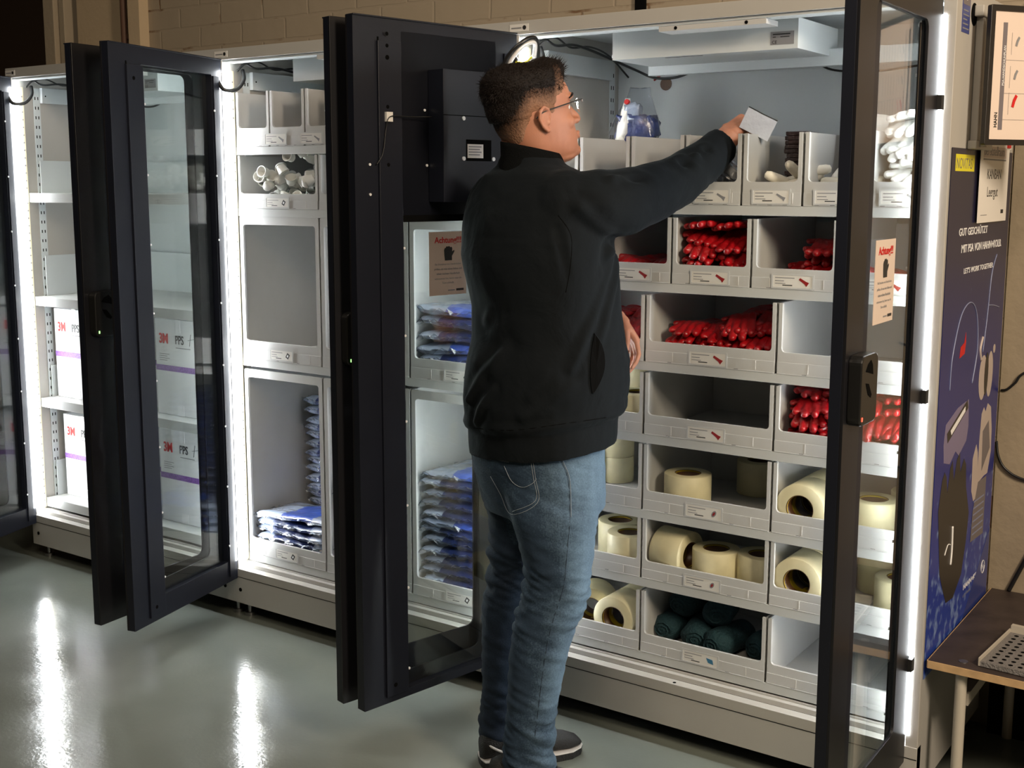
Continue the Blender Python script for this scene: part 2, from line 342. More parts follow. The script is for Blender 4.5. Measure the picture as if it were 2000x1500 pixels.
def rrect(x0, y0, x1, y1, r, k=5):
    p = []
    for cx, cy, a in ((x1 - r, y1 - r, 0), (x0 + r, y1 - r, 90), (x0 + r, y0 + r, 180), (x1 - r, y0 + r, 270)):
        for i in range(k + 1): t = radians(a + 90 * i / k); p.append((cx + r * cos(t), cy + r * sin(t)))
    return p
def smooth_path(pts, n=8):
    P = [Vector(p) for p in pts]; out = []
    for i in range(len(P) - 1):
        p0, p1, p2, p3 = P[max(i - 1, 0)], P[i], P[i + 1], P[min(i + 2, len(P) - 1)]
        for k in range(n):
            t = k / n; out.append(.5 * ((2 * p1) + (p2 - p0) * t + (2 * p0 - 5 * p1 + 4 * p2 - p3) * t * t + (3 * p1 - p0 - 3 * p2 + p3) * t ** 3))
    out.append(P[-1]); return out
def empty(name, loc=(0, 0, 0), rz=0):
    o = bpy.data.objects.new(name, None); COL.objects.link(o); o.location = loc; o.rotation_euler = (0, 0, rz); o.empty_display_size = .05; return o
def tag(o, label=None, cat=None, group=None, kind=None):
    if label: o['label'] = label
    if cat: o['category'] = cat
    if group: o['group'] = group
    if kind: o['kind'] = kind
    return o
def dup(root, loc=None, rot=None, label=None, group=None, scale=None):
    r = root.copy(); COL.objects.link(r)
    if loc is not None: r.location = loc
    if rot is not None: r.rotation_euler = rot
    if scale is not None: r.scale = scale
    if label: r['label'] = label
    if group: r['group'] = group
    for ch in root.children:
        c = ch.copy(); COL.objects.link(c); c.parent = r
        for g in ch.children: d = g.copy(); COL.objects.link(d); d.parent = c
    return r
def remesh(mb, voxel, smooth_it=3, fac=.5):
    o = mb.build('tmp'); mo = o.modifiers.new('r', 'REMESH'); mo.mode = 'VOXEL'; mo.voxel_size = voxel
    if smooth_it: ms = o.modifiers.new('s', 'SMOOTH'); ms.iterations = smooth_it; ms.factor = fac
    me = bpy.data.meshes.new_from_object(o.evaluated_get(bpy.context.evaluated_depsgraph_get()))
    old = o.data; bpy.data.objects.remove(o); bpy.data.meshes.remove(old)
    me.polygons.foreach_set('use_smooth', [True] * len(me.polygons)); return me
def mobj(name, me, mats, parent=None):
    o = bpy.data.objects.new(name, me); COL.objects.link(o); me.materials.clear()
    for x in mats: me.materials.append(MAT[x])
    if parent: o.parent = parent
    return o
# ---------------------------------------------------------------- setting
def st(name, mb, bevel=0): return tag(mb.build(name, bevel=bevel), kind='structure')
b = MB(); b.box((-9, -7, -.1), (4.2, 3, 0), 'epoxy'); st('floor', b)
b = MB(); b.box((-3.585, .65, 0), (4.2, .85, 4), 'brick'); st('wall_back', b)
b = MB(); b.box((.0, .645, 0), (4.2, .65, 1.96), 'plaster'); st('wall_back_plaster', b)
b = MB(); b.box((-3.66, .60, 0), (-3.585, .85, 4), 'panel_tan'); st('trim_1', b)
b = MB(); b.box((-4.10, .66, 0), (-3.66, .85, 4), 'panel_tan'); st('wall_left_panel', b)
b = MB(); b.box((-4.30, .62, 0), (-4.22, .74, 4), 'pillar'); b.box((-4.21, .64, 0), (-4.17, .72, 4), 'pillar'); st('trim_2', b, .004)
b = MB(); b.cyl((-4.12, .70, 0), (-4.12, .70, 4), .02, 'pipe_rust'); st('trim_3', b)
b = MB(); b.box((-9, 1.5, 0), (-4.0, 1.6, 4), 'curtain'); st('wall_left_recess', b)
b = MB(); b.box((-9.1, -7, 0), (-9, 3, 4), 'dark_room'); st('wall_left', b)
b = MB(); b.box((4.2, -7, 0), (4.3, .85, 4), 'plaster'); st('wall_right', b)
b = MB(); b.box((-9, -7.1, 0), (4.2, -7, 4), 'dark_room'); st('wall_front', b)
b = MB(); b.box((-9, -7.1, 4), (4.3, 3, 4.1), 'ceiling_m'); st('ceiling', b)
b = MB()
for i in range(14):
    x = -4.95 + i * .045; b.cyl((x, 1.2, 0), (x, 1.2 + .02 * sin(i * 2), 3.9), .026, 'curtain', n=10)
tag(b.build('curtain'), 'dark brown hanging curtain in the gap left of the tan wall panel', 'curtain')
b = MB(); b.cyl((-3.715, .62, 0), (-3.715, .62, 4), .014, 'pipe_rust', n=12)
for z in (1.1, 2.18, 3.2): b.box((-3.735, .62, z), (-3.695, .66, z + .02), 'pipe_rust')
tag(b.build('wall_pipe'), 'thin rusty brown pipe running up the tan wall panel', 'pipe')
b = MB(); b.box((-1.175, .636, 1.9), (-1.14, .652, 4), 'hole'); tag(b.build('wall_strap'), 'short black strap hanging on the brick wall above the nearest cabinet', 'strap')
# ---------------------------------------------------------------- cabinets
W = 1.217; H = 2.0; D = .62
CAB = ['farthest open storage cabinet, grey, with white cartons on bare shelves', 'middle open grey storage cabinet holding blue packs and white caps', 'nearest open grey storage cabinet, full of red gloves and tape rolls']
shelvesC = [1.497, 1.287, 1.07, .866, .65, .452, .235]
shelvesB = [1.675, 1.467, .945, .235]
shelvesA = [1.513, 1.095, .675, .252]
def cabinet(x0, idx, shelves, th):
    r = tag(empty('storage_cabinet', (x0, 0, 0)), CAB[idx], 'cabinet')
    for s in (0, 1):
        b = MB(); xa = 0 if s == 0 else W - .03
        b.box((xa, 0, .06), (xa + .03, D, H), 'paint'); b.build('side_panel', r, .0015)
    b = MB(); b.box((.03, D - .06, .06), (W - .03, D - .045, H - .01), 'paint_in'); b.build('back_panel', r)
    b = MB(); b.box((.03, .02, H - .012), (W - .03, D - .06, H), 'paint_in'); b.build('top_panel', r)
    b = MB(); b.box((.0, -.004, H - .036), (W, .02, H + .001), 'paint'); b.build('fascia', r, .001)
    b = MB(); b.box((.03, .004, H - .044), (W - .03, .055, H - .037), 'paint_in'); b.build('top_rail', r, .001)
    b = MB(); b.box((.002, -.004, H - .028), (.065, -.0055, H - .008), 'card_label'); b.cyl((.052, -.0058, H - .018), (.052, -.0064, H - .018), .006, 'ink')
    b.box((.008, -.0056, H - .020), (.042, -.0062, H - .0165), 'ink_grey'); b.build('badge', r)
    b = MB()
    b.box((.0, -.002, .06), (W, .03, .186), 'paint'); b.box((.0, -.0035, .155), (W, -.002, .157), 'hole')
    b.box((.03, .03, .186), (W - .03, .055, .20), 'paint'); b.box((.03, .045, .196), (W - .03, .095, .206), 'paint')
    for hx in (.04, W - .04): b.cyl((hx, -.002, .11), (hx, -.004, .11), .007, 'hole', n=14)
    b.cyl((.55, .01, .1862), (.55, .01, .1865), .005, 'hole')
    b.build('plinth', r, .0012)
    for fx in (.03, W - .03):
        for fy in (.05, D - .06):
            b = MB(); b.cyl((fx, fy, 0), (fx, fy, .012), .02, 'steel'); b.cyl((fx, fy, .012), (fx, fy, .06), .008, 'steel'); b.build('foot', r)
    b = MB(); b.box((.02, .09, .02), (W - .02, .10, .19), 'hole'); b.build('kick_board', r)
    for s in (0, 1):
        b = MB(); x1 = .031 if s == 0 else W - .046
        b.box((x1, .0, .215), (x1 + .015, .022, 1.93), 'led')
        if s == 1: b.box((W - .036, -.0012, .215), (W - .0215, -.0002, 1.93), 'led')
        b.build('light_strip', r)
        b = MB(); x2 = .031 if s == 0 else W - .041
        b.box((x2, .028, .215), (x2 + .010, .042, 1.93), 'led_body')
        for k in range(56): z = .24 + k * .03; b.box((x2 + (.0101 if s == 0 else -.0001), .031, z), (x2 + (.0105 if s == 0 else -.0005), .038, z + .006), 'ink_grey')
        b.build('light_strip_housing', r)
    # slotted rails
    for s in (0, 1):
        for yy in (.09, .50):
            b = MB(); xa = .031 if s == 0 else W - .034
            b.box((xa, yy, .21), (xa + .003, yy + .03, 1.93), 'paint_in'); xs = xa + .003 if s == 0 else xa - .0004
            for k in range(44): z = .25 + k * .038; b.box((xs, yy + .006, z), (xs + .0004, yy + .010, z + .012), 'hole'); b.box((xs, yy + .019, z), (xs + .0004, yy + .023, z + .012), 'hole')
            b.build('slotted_rail', r)
    for z in shelves:
        b = MB(); b.box((.036, .05, z - .003), (W - .036, .54, z), 'shelf'); b.box((.036, .046, z - th), (W - .036, .050, z + .0005), 'shelf'); b.build('shelf', r, .001)
    # cable duct on the left wall, box under the top
    b = MB(); b.box((.034, .12, 1.872), (.050, .49, 1.932), 'paint_in'); b.cyl((.0505, .135, 1.90), (.051, .135, 1.90), .003, 'hole', n=8); b.build('cable_duct', r, .001)
    b = MB()
    bx = .285
    b.box((bx, .08, 1.887), (bx + .53, .36, 1.962), 'paint_in'); b.box((bx - .008, .30, 1.862), (W - .04, .33, 1.905), 'paint_in')
    b.box((bx + .18, .006, 1.9425), (bx + .476, .080, 1.9555), 'bin'); b.cyl((bx + .229, .0055, 1.949), (bx + .229, .005, 1.949), .0045, 'hole'); b.cyl((bx + .424, .0055, 1.949), (bx + .424, .005, 1.949), .0045, 'hole')
    b.box((bx - .008, .09, 1.894), (bx, .10, 1.902), 'paint_in'); b.box((bx + .15, .10, 1.8865), (bx + .26, .105, 1.887), 'hole')
    o = b.build('control_box', r, .001)
    b = MB(); M = plane_M((bx + .458, .0795, 1.898), (1, 0, 0), (0, 0, 1)); b.box((0, 0, 0), (.062, .032, .0004), 'ink_grey', M)
    b.box((.006, .024, .0004), (.052, .027, .0008), 'ink', M); b.box((.006, .018, .0004), (.014, .020, .0008), 'ink', M); b.box((.026, .018, .0004), (.050, .020, .0008), 'ink', M); b.text('CE', 'ink', plane_M((bx + .462, .0788, 1.901), (1, 0, 0), (0, 0, 1)), .011, .01); b.build('rating_plate', o)
    b = MB(); M = MB
    b.tube(smooth_path([(.05, .05, 1.93), (.07, .07, 1.955), (.09, .10, 1.94), (.11, .2, 1.945), (.14, .46, 1.90), (.19, .5, 1.875), (.26, .5, 1.872), (.32, .5, 1.888), (.36, .48, 1.90)]), .004, 'cable_black'); b.build('cable', r)
    b = MB(); b.tube(smooth_path([(.06, .06, 1.95), (.075, .12, 1.965), (.075, .2, 1.945), (.08, .3, 1.955), (.075, .42, 1.94), (.10, .5, 1.88)]), .003, 'cable_black'); b.build('cable', r)
    if idx == 2:
        b = MB(); b.tube(smooth_path([(.18, .52, 1.87), (.22, .5, 1.885), (.30, .48, 1.905)]), .0035, 'cable_red'); b.build('cable', r)
        b = MB(); b.cyl((.20, D - .0605, 1.86), (.20, D - .0615, 1.86), .02, 'core_brown'); b.build('cable_grommet', r)
        b = MB(); b.tube(smooth_path([(.70, .5, 1.895), (.76, .5, 1.868), (.88, .5, 1.86), (1.0, .5, 1.87)]), .003, 'cable_black'); b.build('cable', r)
    # cable sleeve by the left hinge
    b = MB(); b.tube(smooth_path([(.012, -.005, 1.925), (.03, -.02, 1.90), (.05, -.01, 1.865), (.066, .03, 1.868), (.07, .06, 1.90), (.055, .07, 1.935)]), [.007] * 41, 'plastic_black'); b.build('cable_sleeve', r)
    return r
CX = [-3 * W, -2 * W, -W]
cabA = cabinet(CX[0], 0, shelvesA, .036); cabB = cabinet(CX[1], 1, shelvesB, .026); cabC = cabinet(CX[2], 2, shelvesC, .024)
# side sheet inserts of the far cabinet (upstands round the bare shelves)
for z, h in ((1.513, .13), (1.095, .165), (.675, .13), (.252, .15)):
    b = MB(); b.box((.038, .10, z), (.042, .54, z + h), 'paint_in'); b.box((.042, .536, z), (W - .04, .54, z + h), 'paint_in'); b.build('shelf_upstand', cabA, .001)
# right-hand vents and sticker of the nearest cabinet
b = MB(); M = plane_M((W, .145, 1.944), (0, 1, 0), (0, 0, 1)); b.lathe([(0, .0012), (.026, .0012), (.026, 0)], 'hole', M, 24); b.build('vent_cap', cabC)
b = MB(); M = plane_M((W, .042, 1.895), (0, 1, 0), (0, 0, 1)); b.box((0, 0, 0), (.066, .10, .0008), 'poster_blue', M); b.box((.004, .062, .0008), (.062, .098, .001), 'poster_grey', M)
b.lathe([(0, .0012), (.011, .0012)], 'ink_white', plane_M((W, .075, 1.978), (0, 1, 0), (0, 0, 1)), 16)
for k in range(5): b.box((.008, .008 + k * .010, .0008), (.058 - (k % 3) * .008, .011 + k * .010, .0012), 'ink_grey', M)
b.build('sticker', cabC)
# ---------------------------------------------------------------- doors
L = .562; DZ0, DZ1 = .153, 1.967
_scr = {}
def screw(M, x, y, z, r, parent, m='chrome', h=.0025):
    k = (r, m, h)
    if k not in _scr: b = MB(); b.cyl((0, 0, 0), (0, -h, 0), r, m, n=12); _scr[k] = b.mesh('screw')
    o = bpy.data.objects.new('screw' if m == 'chrome' else 'plug_hole', _scr[k]); COL.objects.link(o); o.parent = parent
    o.location = M @ Vector((x, y, z)); o.rotation_euler = (0, 0, atan2(*( (M.to_3x3() @ Vector((0, -1, 0)))[i] for i in (0, 1))) * -1 + pi)
def door(cab, hx, hy, ang, side, solid_top=False, led=None, handle=True):
    """door leaf in local coords: x along the leaf from hinge to free edge, +y = outer face, z up. side=+1 left hinged, -1 right hinged"""
    win_in = .268 if not solid_top else .216
    top_in = 1.905 if not solid_top else 1.465
    M = Matrix.Translation((hx - cab.location.x, hy, 0)) @ Matrix.Rotation(ang, 4, 'Z') @ Matrix.Scale(side, 4, (0, 1, 0))
    mb = MB()
    R = Matrix(((1, 0, 0, 0), (0, 0, -1, 0), (0, 1, 0, 0), (0, 0, 0, 1)))
    MM = M @ Matrix(((1, 0, 0, 0), (0, 0, 1, 0), (0, 1, 0, 0), (0, 0, 0, 1)))   # poly (x,z) extruded along y
    t0, t1 = -.030, 0.0       # y of inner / outer face
    outer = rrect(.0, DZ0, L, DZ1, .002); inn = rrect(.125 if solid_top or side == -1 else .105, win_in, L - .100, top_in, .022)
    mb.frame(outer, inn, t1 - .006, t1, 'black', MM)
    # inner framing
    inn2 = rrect(.055, win_in - .04, L - .145, top_in if solid_top else top_in + .006, .003)
    mb.frame(outer, inn2, t0, t1 - .006, 'black_in', MM)
    # ridges on the inner side
    mb.box((L - .080, t0 - .001, DZ0 + .02), (L - .074, t0 + .0005, DZ1 - .05), 'hole', M)
    mb.box((L - .072, t0 - .008, DZ0 + .02), (L - .146, t0, DZ1 - .06), 'black_in', M)
    mb.box((.020, t0 - .006, DZ0 + .02), (.052, t0, DZ1 - .06), 'black_in', M)
    mb.box((0, t0 - .004, DZ1 - .004), (L, t0, DZ1), 'black_in', M)
    for z in (DZ0 + .05, DZ1 - .10): mb.cyl(M @ Vector((L - .10, t0 - .0085, z)), M @ Vector((L - .10, t0 - .009, z)), .006, 'hole')
    o = mb.build('door', cab, .0012)
    # pane
    p = MB(); p.box((.057, t1 - .012, win_in - .035), (L - .148 if False else L - .146, t1 - .008, (top_in + .03) if solid_top else top_in + .004), 'glass', M); p.build('glass_pane', o)
    # screws
    zz = win_in + .02
    while zz < top_in:
        for x in (L - .149, .0535): screw(M, x, t0 - .0055, zz, .0035, o)
        zz += .215 if not solid_top else .23
    if solid_top:
        q = MB(); q.box((.08, t0 - .0, top_in - .002), (L - .149, t1 - .0065, DZ1 - .03), 'black_in', M)
        q.box((L - .46, t0 - .002, top_in - .012), (L - .149, t0 + .002, top_in + .006), 'hole', M); q.build('upper_sheet', o, .001)
        q = MB(); q.box((.075, t0 - .062, 1.505), (.323, t0 - .002, 1.845), 'black_in', M)
        q.box((.075, t0 - .0625, 1.728), (.323, t0 - .062, 1.730), 'hole', M); q.build('control_unit', o, .003)
        q = MB(); q.box((.155, t0 - .0628, 1.612), (.245, t0 - .0615, 1.668), 'hole', M); q.box((.185, t0 - .0635, 1.620), (.241, t0 - .0630, 1.656), 'card_label', M)
        Mt = plane_M(M @ Vector((.238, t0 - .0642, 1.648)), M.to_3x3() @ Vector((-1, 0, 0)), (0, 0, 1))
        for k in range(4): q.box((0, -.007 * k, 0), (.046 - .006 * (k % 2), -.007 * k + .003, .0002), 'ink_grey', Mt)
        q.build('rating_plate', o)
        for x, z in ((.255, 1.722), (.148, 1.722), (.255, 1.618), (.148, 1.618)): screw(M, x, t0 - .0625, z, .0055, o, h=.003)
        for x, z in ((.336, 1.742), (.330, 1.60), (.517, 1.60), (.484, 1.60), (.517, 1.525), (.484, 1.525)): screw(M, x, t0 - .001, z, .0035, o)
        for x, z in ((.462, 1.925), (.462, 1.896), (.462, 1.745), (.462, 1.60)): screw(M, x, t0 - .0078, z, .005, o, 'hole', .0005)
        q = MB(); q.box((.452, t0 - .016, 1.708), (.472, t0 - .008, 1.732), 'card_label', M)
        q.tube([M @ Vector(v) for v in smooth_path([(.335, t0 - .03, 1.724), (.40, t0 - .018, 1.722), (.462, t0 - .018, 1.720), (.472, t0 - .013, 1.69), (.482, t0 - .012, 1.63), (.498, t0 - .006, 1.60)])], .0015, 'cable_black')
        q.build('cable_clip', o)
        q = MB()
        q.tube([M @ Vector(v) for v in smooth_path([(.055, t0 - .005, 1.80), (.062, t0 - .03, 1.87), (.04, t0 - .06, 1.92), (.0, t0 - .07, 1.935), (-.02, t0 - .05, 1.90)])], .006, 'chrome', 10)
        q.tube([M @ Vector(v) for v in smooth_path([(.068, t0 - .003, 1.78), (.073, t0 - .03, 1.88), (.045, t0 - .066, 1.932), (.0, t0 - .075, 1.945), (-.035, t0 - .05, 1.89), (-.05, t0 - .05, 1.86)])], .006, 'plastic_black', 10)
        q.tube([M @ Vector(v) for v in smooth_path([(.0, t0 - .012, 1.885), (-.02, t0 - .02, 1.89), (-.045, t0 - .03, 1.915)])], .003, 'cable_yellow')
        q.cyl(M @ Vector((.012, t0 - .012, 1.885)), M @ Vector((-.003, t0 - .012, 1.885)), .005, 'cable_yellow')
        q.build('cable_loop', o)
    else:
        if side == 1:
            q = MB(); q.tube([M @ Vector(v) for v in smooth_path([(.02, t0 - .01, 1.905), (-.01, t0 - .02, 1.875), (-.04, t0 - .01, 1.85)])], .005, 'plastic_black'); q.cyl(M @ Vector((.03, t0 - .005, 1.91)), M @ Vector((.018, t0 - .012, 1.905)), .006, 'chrome'); q.build('cable_loop', o)
    if handle:
        q = MB(); hxx = L - .072
        poly = rrect(L - .118, 1.082, L - .016, 1.222, .018)
        q.prism(poly, t1, t1 + .028, 'plastic_black', MM); h = q.build('lock_handle', o, .003)
        q = MB()
        q.prism([(L - .085, 1.180), (L - .040, 1.190), (L - .052, 1.203), (L - .070, 1.210), (L - .080, 1.200)][::-1], t1 + .0282, t1 + .0288, 'hole', MM)
        q.prism([(L - .042 + .0, 1.172 - .005), (L - .060, 1.164), (L - .080, 1.140), (L - .075, 1.134), (L - .058, 1.142)][::-1], t1 + .0282, t1 + .0288, 'hole', MM)
        q.build('keyhole', h)
        q = MB(); q.box((L - .030, t1 + .028, 1.093), (L - .026, t1 + .0292, 1.101), 'led_red' if led == 'red' else 'led_green', M); q.build('status_lamp', h)
    for z in (.405, 1.062, 1.735): q = MB(); q.box((-.010, -.022, z - .016), (.012, .010, z + .016), 'rubber', M); q.build('hinge', o)
    return o, M
A90 = -pi / 2
dC_l, MC_l = door(cabC, -1.212, -.012, atan2(-.541, -.108), -1, solid_top=True, handle=False)
dB_l, MB_l = door(cabB, -2.432, -.012, atan2(-.541, .13), -1, handle=False)
dA_l, MA_l = door(cabA, -3.648, -.012, atan2(-.53, .17), -1, handle=False)
dC_r, MC_r = door(cabC, -.0255, -.020, A90 + radians(.6), 1, led='red')
dB_r, MB_r = door(cabB, -1.235, -.020, atan2(-.53, -.135), 1, led='green')
dA_r, MA_r = door(cabA, -2.452, -.020, atan2(-.54, .045), 1, led='green')
# ---------------------------------------------------------------- warning notices on the door panes
def notice(name, M, label):
    b = MB(); w_, h_ = .132, .172
    b.box((0, 0, -.0012), (w_, h_, 0), 'paper_sign', M); o = b.build(name)
    T = lambda s, y, sz, m, bold=0: b2.text(s, m, M @ Matrix.Translation((w_ / 2, y, .0006)), sz, bold, 'CENTER')
    b2 = MB()
    T('Achtung!!!', .142, .023, 'ink_red', .018)
    T('Bei Entnahme von Handschuhen', .082, .0072, 'ink_grey'); T('prüfen, ob man einen linken und', .069, .0076, 'ink_grey', .01)
    T('einen rechten Handschuh', .056, .0080, 'ink_grey', .015); T('entnommen hat, bevor man die', .043, .0076, 'ink_grey'); T('Türe schließt.', .031, .0080, 'ink_grey')
    # glove pictogram
    g = [(-.013, -.018), (.012, -.018), (.012, -.006), (.021, .006), (.020, .010), (.013, .006), (.013, .016), (.009, .019), (.006, .017), (.005, .019), (.001, .021), (-.002, .019), (-.003, .020), (-.008, .020), (-.010, .016), (-.013, .016), (-.016, .010), (-.015, -.004)]
    b2.prism(g, .0002, .0006, 'ink', M @ Matrix.Translation((.068, .112, 0)))
    b2.box((.095, .010, .0002), (.122, .016, .0006), 'ink', M); b2.box((.066, .011, .0002), (.09, .014, .0006), 'ink_grey', M)
    b2.build('print', o); tag(o, label, 'notice'); return o
d3 = MC_l.to_3x3(); cO = Vector((CX[2], 0, 0))
notice('warning_notice', plane_M(cO + MC_l @ Vector((.309, -.0135, 1.252)), d3 @ Vector((-1, 0, 0)), (0, 0, 1)), 'laminated warning notice with black glove symbol taped to pane beside the man')
d3 = MC_r.to_3x3()
notice('warning_notice', plane_M(cO + MC_r @ Vector((.408, .0015, 1.268)), d3 @ Vector((-1, 0, 0)), (0, 0, 1)), 'laminated warning notice taped to the pane of the nearest door at right')
# ---------------------------------------------------------------- storage bins
ORD = ['first', 'second', 'third', 'fourth', 'fifth', 'sixth', 'seventh']
def bin_(x0, z0, w_, h_, lip, label, group, closed=False, card=None, d_=.43, y0=.052, clip=True, cx=None):
    g = .0035; x0 += g; w_ -= 2 * g
    b = MB(); t = .003
    b.box((0, 0, 0), (w_, d_, t), 'bin'); b.box((0, 0, 0), (t, d_, h_), 'bin'); b.box((w_ - t, 0, 0), (w_, d_, h_), 'bin'); b.box((0, d_ - t, 0), (w_, d_, h_ * (1 if closed else .9)), 'bin')
    fl = .010
    R_ = plane_M((0, .004, 0), (1, 0, 0), (0, 0, 1))
    r_ = .010
    if closed:
        b.frame(rrect(0, 0, w_, h_, .006), rrect(fl + .006, lip, w_ - fl - .006, h_ - .028, r_), 0, .008, 'bin', R_)
        b.box((fl + .004, .0, 0), (fl + .006, .004, h_), 'bin') if False else None
    else:
        def corner(cx, sgn):
            return [(cx + sgn * r_ * (1 - cos(a)), lip + r_ * (1 - sin(a))) for a in [radians(q) for q in (0, 30, 60, 90)]]
        L1 = [(0, 0), (w_, 0), (w_, h_), (w_ - fl, h_)] + [(w_ - fl - p, lip + q) for p, q in ((0, r_), (.0015, r_ * .5), (r_ * .5, .0015), (r_, 0))] + [(fl + p, lip + q) for p, q in ((r_, 0), (r_ * .5, .0015), (.0015, r_ * .5), (0, r_))] + [(fl, h_), (0, h_)]
        b.prism(L1, 0, .008, 'bin', R_)
    b.box((.0, -.0055, 0), (w_, -.004, lip * .55), 'bin')
    b.box((fl * .2, -.0068, .0), (w_ - fl * .2, -.0055, .002), 'bin')
    # side ribs outside, stacking nubs
    k = 0
    while k < 6:
        zz = h_ * (.30 + .11 * k); b.box((w_, .002, zz), (w_ + .001, .010, zz + h_ * .07), 'bin'); b.box((-.001, .002, zz), (0, .010, zz + h_ * .07), 'bin'); k += 1
    x = w_ * .18
    while x < w_ - .02: b.box((x, -.0058, -.0), (x + .012, -.0055, .003), 'hole'); x += w_ * .26
    for x in (w_ * .22, w_ * .86): b.box((x, -.0062, lip * .1), (x + .0012, -.0055, lip * .53), 'card_label')
    o = b.build('storage_bin', bevel=.0009, seg=1); o.location = (x0, y0, z0 + .001); tag(o, label, 'bin', group)
    if card:
        cw = min(.105, w_ * .62); ch = min(.034, lip * .62); cx = (w_ * .5 if cx is None else cx) - cw / 2; cz = lip * .10
        c = MB(); M = plane_M((cx, -.0066, cz), (1, 0, 0), (0, 0, 1)); c.box((0, 0, 0), (cw, ch, .0008), 'card_label', M)
        c.frame(rrect(-.004, -.003, cw + .004, ch + .003, .003), rrect(.001, .001, cw - .001, ch - .001, .002), .0008, .0014, 'bin', M)
        s_ = ch / .034
        c.box((.006, ch * .74, .0008), (cw * .55, ch * .80, .0011), 'ink_grey', M)
        c.box((.006, ch * .50, .0008), (.030, ch * .56, .0011), 'ink_grey', M); c.box((.006, ch * .30, .0008), (.034, ch * .35, .0011), 'ink_grey', M); c.box((.026, ch * .16, .0008), (.052, ch * .23, .0011), 'ink', M)
        Mi = M @ Matrix.Translation((cw - .022, ch * .5, .0011)) @ Matrix.Rotation(-.55, 4, 'Z') @ Matrix.Scale(s_, 4)
        if card == 'glove': c.prism([(-.015, -.003), (.004, -.004), (.012, -.007), (.013, .006), (.004, .004), (-.015, .003)], 0, .0004, 'ink_darkred', Mi)
        elif card == 'roll': c.prism([(.006 * cos(a), .010 * sin(a)) for a in [2 * pi * i / 14 for i in range(14)]], 0, .0003, 'ink_grey', Mi); c.prism([(.003 * cos(a), .006 * sin(a)) for a in [2 * pi * i / 12 for i in range(12)]], .0003, .0006, 'ink_darkred', Mi)
        elif card == 'cloth': c.prism([(-.014, 0), (-.002, -.008), (.014, -.002), (.004, .008)], 0, .0004, 'ink_blue', Mi)
        elif card == 'cap': c.box((-.007, -.009, 0), (.007, .009, .0003), 'ink', Mi); c.box((-.003, -.004, .0003), (.003, .004, .0006), 'ink_white', Mi)
        else: c.prism([(-.013, -.002), (.006, -.003), (.013, -.006), (.012, .005), (.004, .003), (-.013, .002)], 0, .0004, 'ink_grey', Mi)
        c.build('label_card', o)
    return o
xC, xB = CX[2] + .037, CX[1] + .037; IW = W - .074
RWC = ['top row', 'second row', 'third row', 'fourth row', 'fifth row', 'sixth row', 'bottom row']
def where(i, n): return {3: ['left', 'middle', 'right'], 5: ['leftmost', 'second', 'middle', 'fourth', 'rightmost'], 7: ['leftmost', 'second', 'third', 'middle', 'fifth', 'sixth', 'rightmost']}[n][i]
desc = {(0, 0): 'empty beside the door hinge', (0, 1): 'empty behind the man\'s shoulder', (0, 2): 'empty behind the man\'s sleeve', (0, 3): 'where the man\'s hand reaches', (0, 4): 'with dark stack and white fingers', (0, 5): 'with a white glove inside', (0, 6): 'heaped with white gloves',
        (1, 0): 'behind the man\'s chest', (1, 1): 'with a low layer of red', (1, 2): 'crammed with red gloves', (1, 3): 'with red gloves on right', (1, 4): 'next to the cabinet edge',
        (2, 0): 'behind the left hand', (2, 1): 'half full of red gloves', (2, 2): 'standing empty and bright',
        (3, 0): 'with stacked tape rolls', (3, 1): 'standing empty and dark', (3, 2): 'stuffed with red gloves',
        (4, 0): 'with stacked rolls behind', (4, 1): 'with one roll in front', (4, 2): 'with a roll facing out',
        (5, 0): 'with two upright rolls', (5, 1): 'with three rolls in front', (5, 2): 'with roll facing out, upright rolls',
        (6, 0): 'with tape roll facing out', (6, 1): 'with dark teal cloth rolls', (6, 2): 'standing empty'}
cards = {0: 'tool', 1: 'glove', 2: 'glove', 3: 'glove', 4: 'roll', 5: 'roll', 6: 'cloth'}
for ri, z in enumerate(shelvesC):
    n = (7, 5, 3, 3, 3, 3, 3)[ri]; ww = IW / n
    hh = (.182, .176, .182, .172, .186, .176, .178)[ri]; lp = (.060, .052, .056, .055, .055, .050, .053)[ri]
    for i in range(n):
        cd = cards[ri] if not (ri >= 2 and i == 0) and not (ri >= 2 and i == 2) else ('glove' if ri == 4 and i == 9 else None)
        bin_(xC + ww * i, z, ww, hh, lp, 'grey %s bin, %s of nearest cabinet, %s' % (where(i, n), RWC[ri], desc[(ri, i)]), 'grey storage bins in the nearest cabinet', card=cd)
bdesc = {(0, 0): 'empty, against the light strip', (0, 1): 'empty, between two others', (0, 2): 'partly behind the open door', (0, 3): 'hidden behind the open door', (1, 0): 'heaped with white caps', (1, 1): 'cut off by the door', (1, 2): 'behind the open door',
         (2, 0): 'empty', (2, 1): 'empty, cut off by the door', (2, 2): 'with blue packs behind the pane', (3, 0): 'with two stacks of blue packs', (3, 1): 'with a stack beside the door', (3, 2): 'stacked with packs behind the pane'}
for ri, z in enumerate(shelvesB):
    n = (7, 3, 3, 3)[ri]; ww = IW / n; hh = (.183, .178, .495, .672)[ri]; lp = (.062, .050, .064, .058)[ri]
    for i in range(4 if ri == 0 else n):
        nm = where(i, n) if n == 3 else ORD[i] + ' from left'
        bin_(xB + ww * i, z, ww, hh, lp, 'grey %sbin, %s in %s of middle cabinet, %s' % ('tall ' if ri > 1 else '', nm, ('top row', 'second row', 'third row', 'bottom row')[ri], bdesc[(ri, i)]), 'grey storage bins in the middle cabinet', closed=ri > 1, card='tool' if ri == 0 else 'cap', cx=.19)
